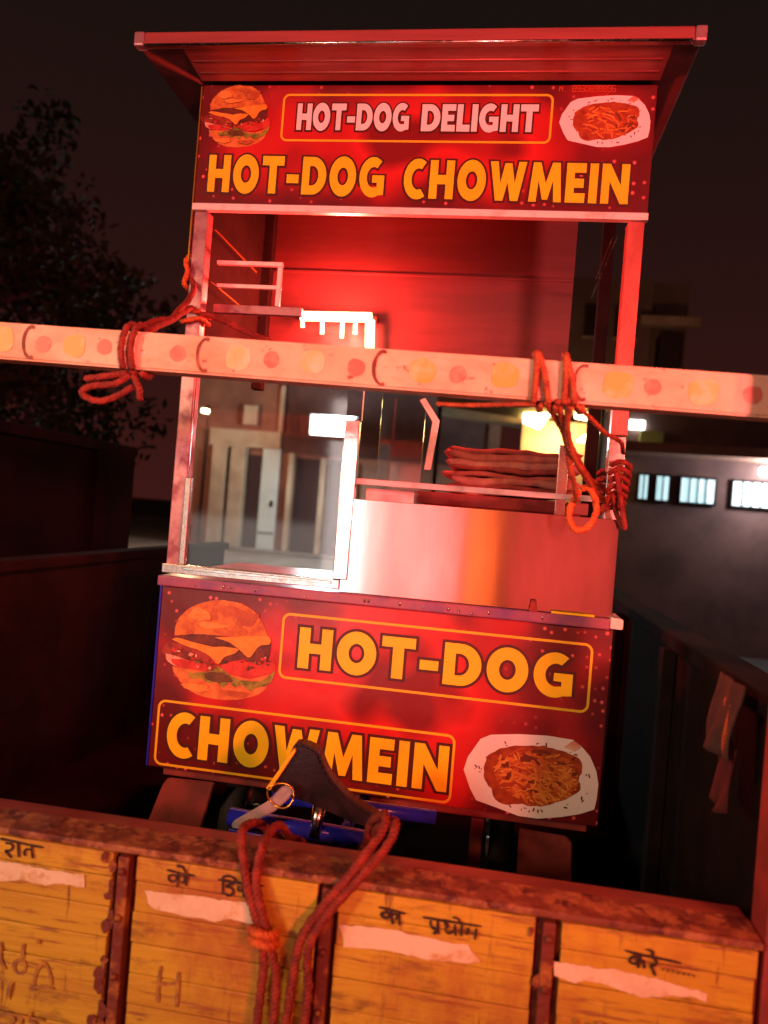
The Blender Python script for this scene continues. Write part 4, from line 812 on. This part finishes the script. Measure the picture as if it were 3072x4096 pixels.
box('wall_lamp', 4.78, 5.20, 12.28, 12.38, 3.22, 3.36, emitter('wall_lamp_glow', (0.80, 0.97, 1.0), 25), RS, 0.02)
box('roof_parapet', 2.1, 9.6, 12.3, 17.1, 4.31, 4.55, plaster, RS, 0.02)
pl = bpy.data.lights.new('shop_light', 'POINT'); pl.energy = 90; pl.color = (0.92, 0.96, 1.0); pl.shadow_soft_size = 0.2
po = bpy.data.objects.new('shop_light', pl); COL.objects.link(po); po.location = (4.9, 11.75, 3.1); adopt(po, RS)

# dim tower block farther back
TB = thing('apartment_block', (4.2, 27, 0), 'dim brown apartment block rising behind the right cart post', 'building')
tb = material('dim_brown_plaster', (0.34, 0.24, 0.18), 0.9, col2=(0.26, 0.17, 0.13), scale=0.5)
box('wall', 2.2, 4.9, 25, 31, 0, 10.6, tb, TB)
box('wall', 4.92, 6.2, 25.6, 31, 0, 10.7, tb, TB)
box('parapet', 4.5, 6.4, 24.6, 24.98, 9.0, 9.3, plaster, TB)
for x, z in ((2.7, 6.2), (3.7, 6.2), (2.7, 8.6), (3.7, 8.6), (5.2, 6.2), (5.2, 7.6)):
    w = box('window', x, x+0.7, 24.93, 24.99 if x < 4.9 else 25.59, z, z+1.1, dark_open, TB)
    box('sill', x-0.08, x+0.78, 24.86, 24.93, z-0.1, z-0.02, plaster, w)
pl = bpy.data.lights.new('block_front_light', 'POINT'); pl.energy = 70; pl.color = (1.0, 0.45, 0.25); pl.shadow_soft_size = 0.3  # unseen point light before the block
po = bpy.data.objects.new('block_front_light', pl); COL.objects.link(po); po.location = (4.2, 20.0, 6.0); adopt(po, TB)

# roadside wall at left
BW = thing('boundary_wall', (-2.2, 1.5, 0), 'dark roadside wall with a coping standing beside the trailer at left', 'wall')
bw_m = material('dark_brick_plaster', (0.020, 0.011, 0.010), 0.95, col2=(0.012, 0.008, 0.008), spec=0.1, scale=2)
box('wall', -2.3, -2.05, 0.4, 2.6, 0.0, 2.27, bw_m, BW)
box('coping', -2.36, -2.0, 0.38, 2.62, 2.272, 2.33, bw_m, BW, 0.01)
for y in (0.7, 2.2): box('pier', -2.04, -1.96, y, y+0.3, 0.0, 2.271, bw_m, BW)

# trees at left
leaf_m = material('tree_leaf', (0.035, 0.035, 0.015), 0.8, col2=(0.020, 0.018, 0.010), spec=0.1, scale=3)
bark = material('tree_bark', (0.07, 0.05, 0.04), 0.9, bump=0.5, bscale=20)
def tree(x, y, h, spread, n, seed, label):
    rnd = random.Random(seed); t = thing('roadside_tree', (x, y, 0), label, 'tree', 'dark trees behind the wall')
    vs, fs = [], []
    tube_data([Vector((x, y, 0)), Vector((x+0.1, y, h*0.25)), Vector((x-0.05, y+0.1, h*0.55)), Vector((x+0.05, y, h*0.8))], lambda s: 0.22*(1-0.75*s), 10, vs, fs)
    tips = []
    for i in range(14):
        a = rnd.uniform(0, 6.28); b = rnd.uniform(0.3, 0.75)*h; l = rnd.uniform(0.5, 1.0)*spread
        p = Vector((x, y, b)); q = p+Vector((math.cos(a)*l, math.sin(a)*l, rnd.uniform(0.2, 0.9)*spread)); mid = p.lerp(q, 0.5)+Vector((0, 0, 0.15))
        tube_data([p, mid, q], lambda s: 0.07*(1-0.8*s), 6, vs, fs); tips += [q, mid.lerp(q, 0.5), mid]
    raw('trunk', vs, fs, bark, t, True)
    vs, fs = [], []
    for c in tips:
        rad = rnd.uniform(0.35, 0.75)*spread*0.45
        for _ in range(n):
            d = Vector((rnd.gauss(0, 1), rnd.gauss(0, 1), rnd.gauss(0, 0.8))).normalized()*rad*rnd.random()**0.4; p = c+d
            u = Vector((rnd.gauss(0, 1), rnd.gauss(0, 1), rnd.gauss(0, 1))).normalized(); w = u.orthogonal().normalized(); s = rnd.uniform(0.05, 0.10); b0 = len(vs)
            vs += [p-u*s, p+w*s*0.45, p+u*s, p-w*s*0.45]; fs.append((b0, b0+1, b0+2, b0+3))
    raw('crown', vs, fs, leaf_m, t)
tree(-6.2, 6.5, 6.0, 2.0, 150, 1, 'leafy dark tree nearest the left edge of the picture')
tree(-8.2, 9.5, 8.0, 2.4, 120, 2, 'taller dark tree behind the nearest tree at far left')
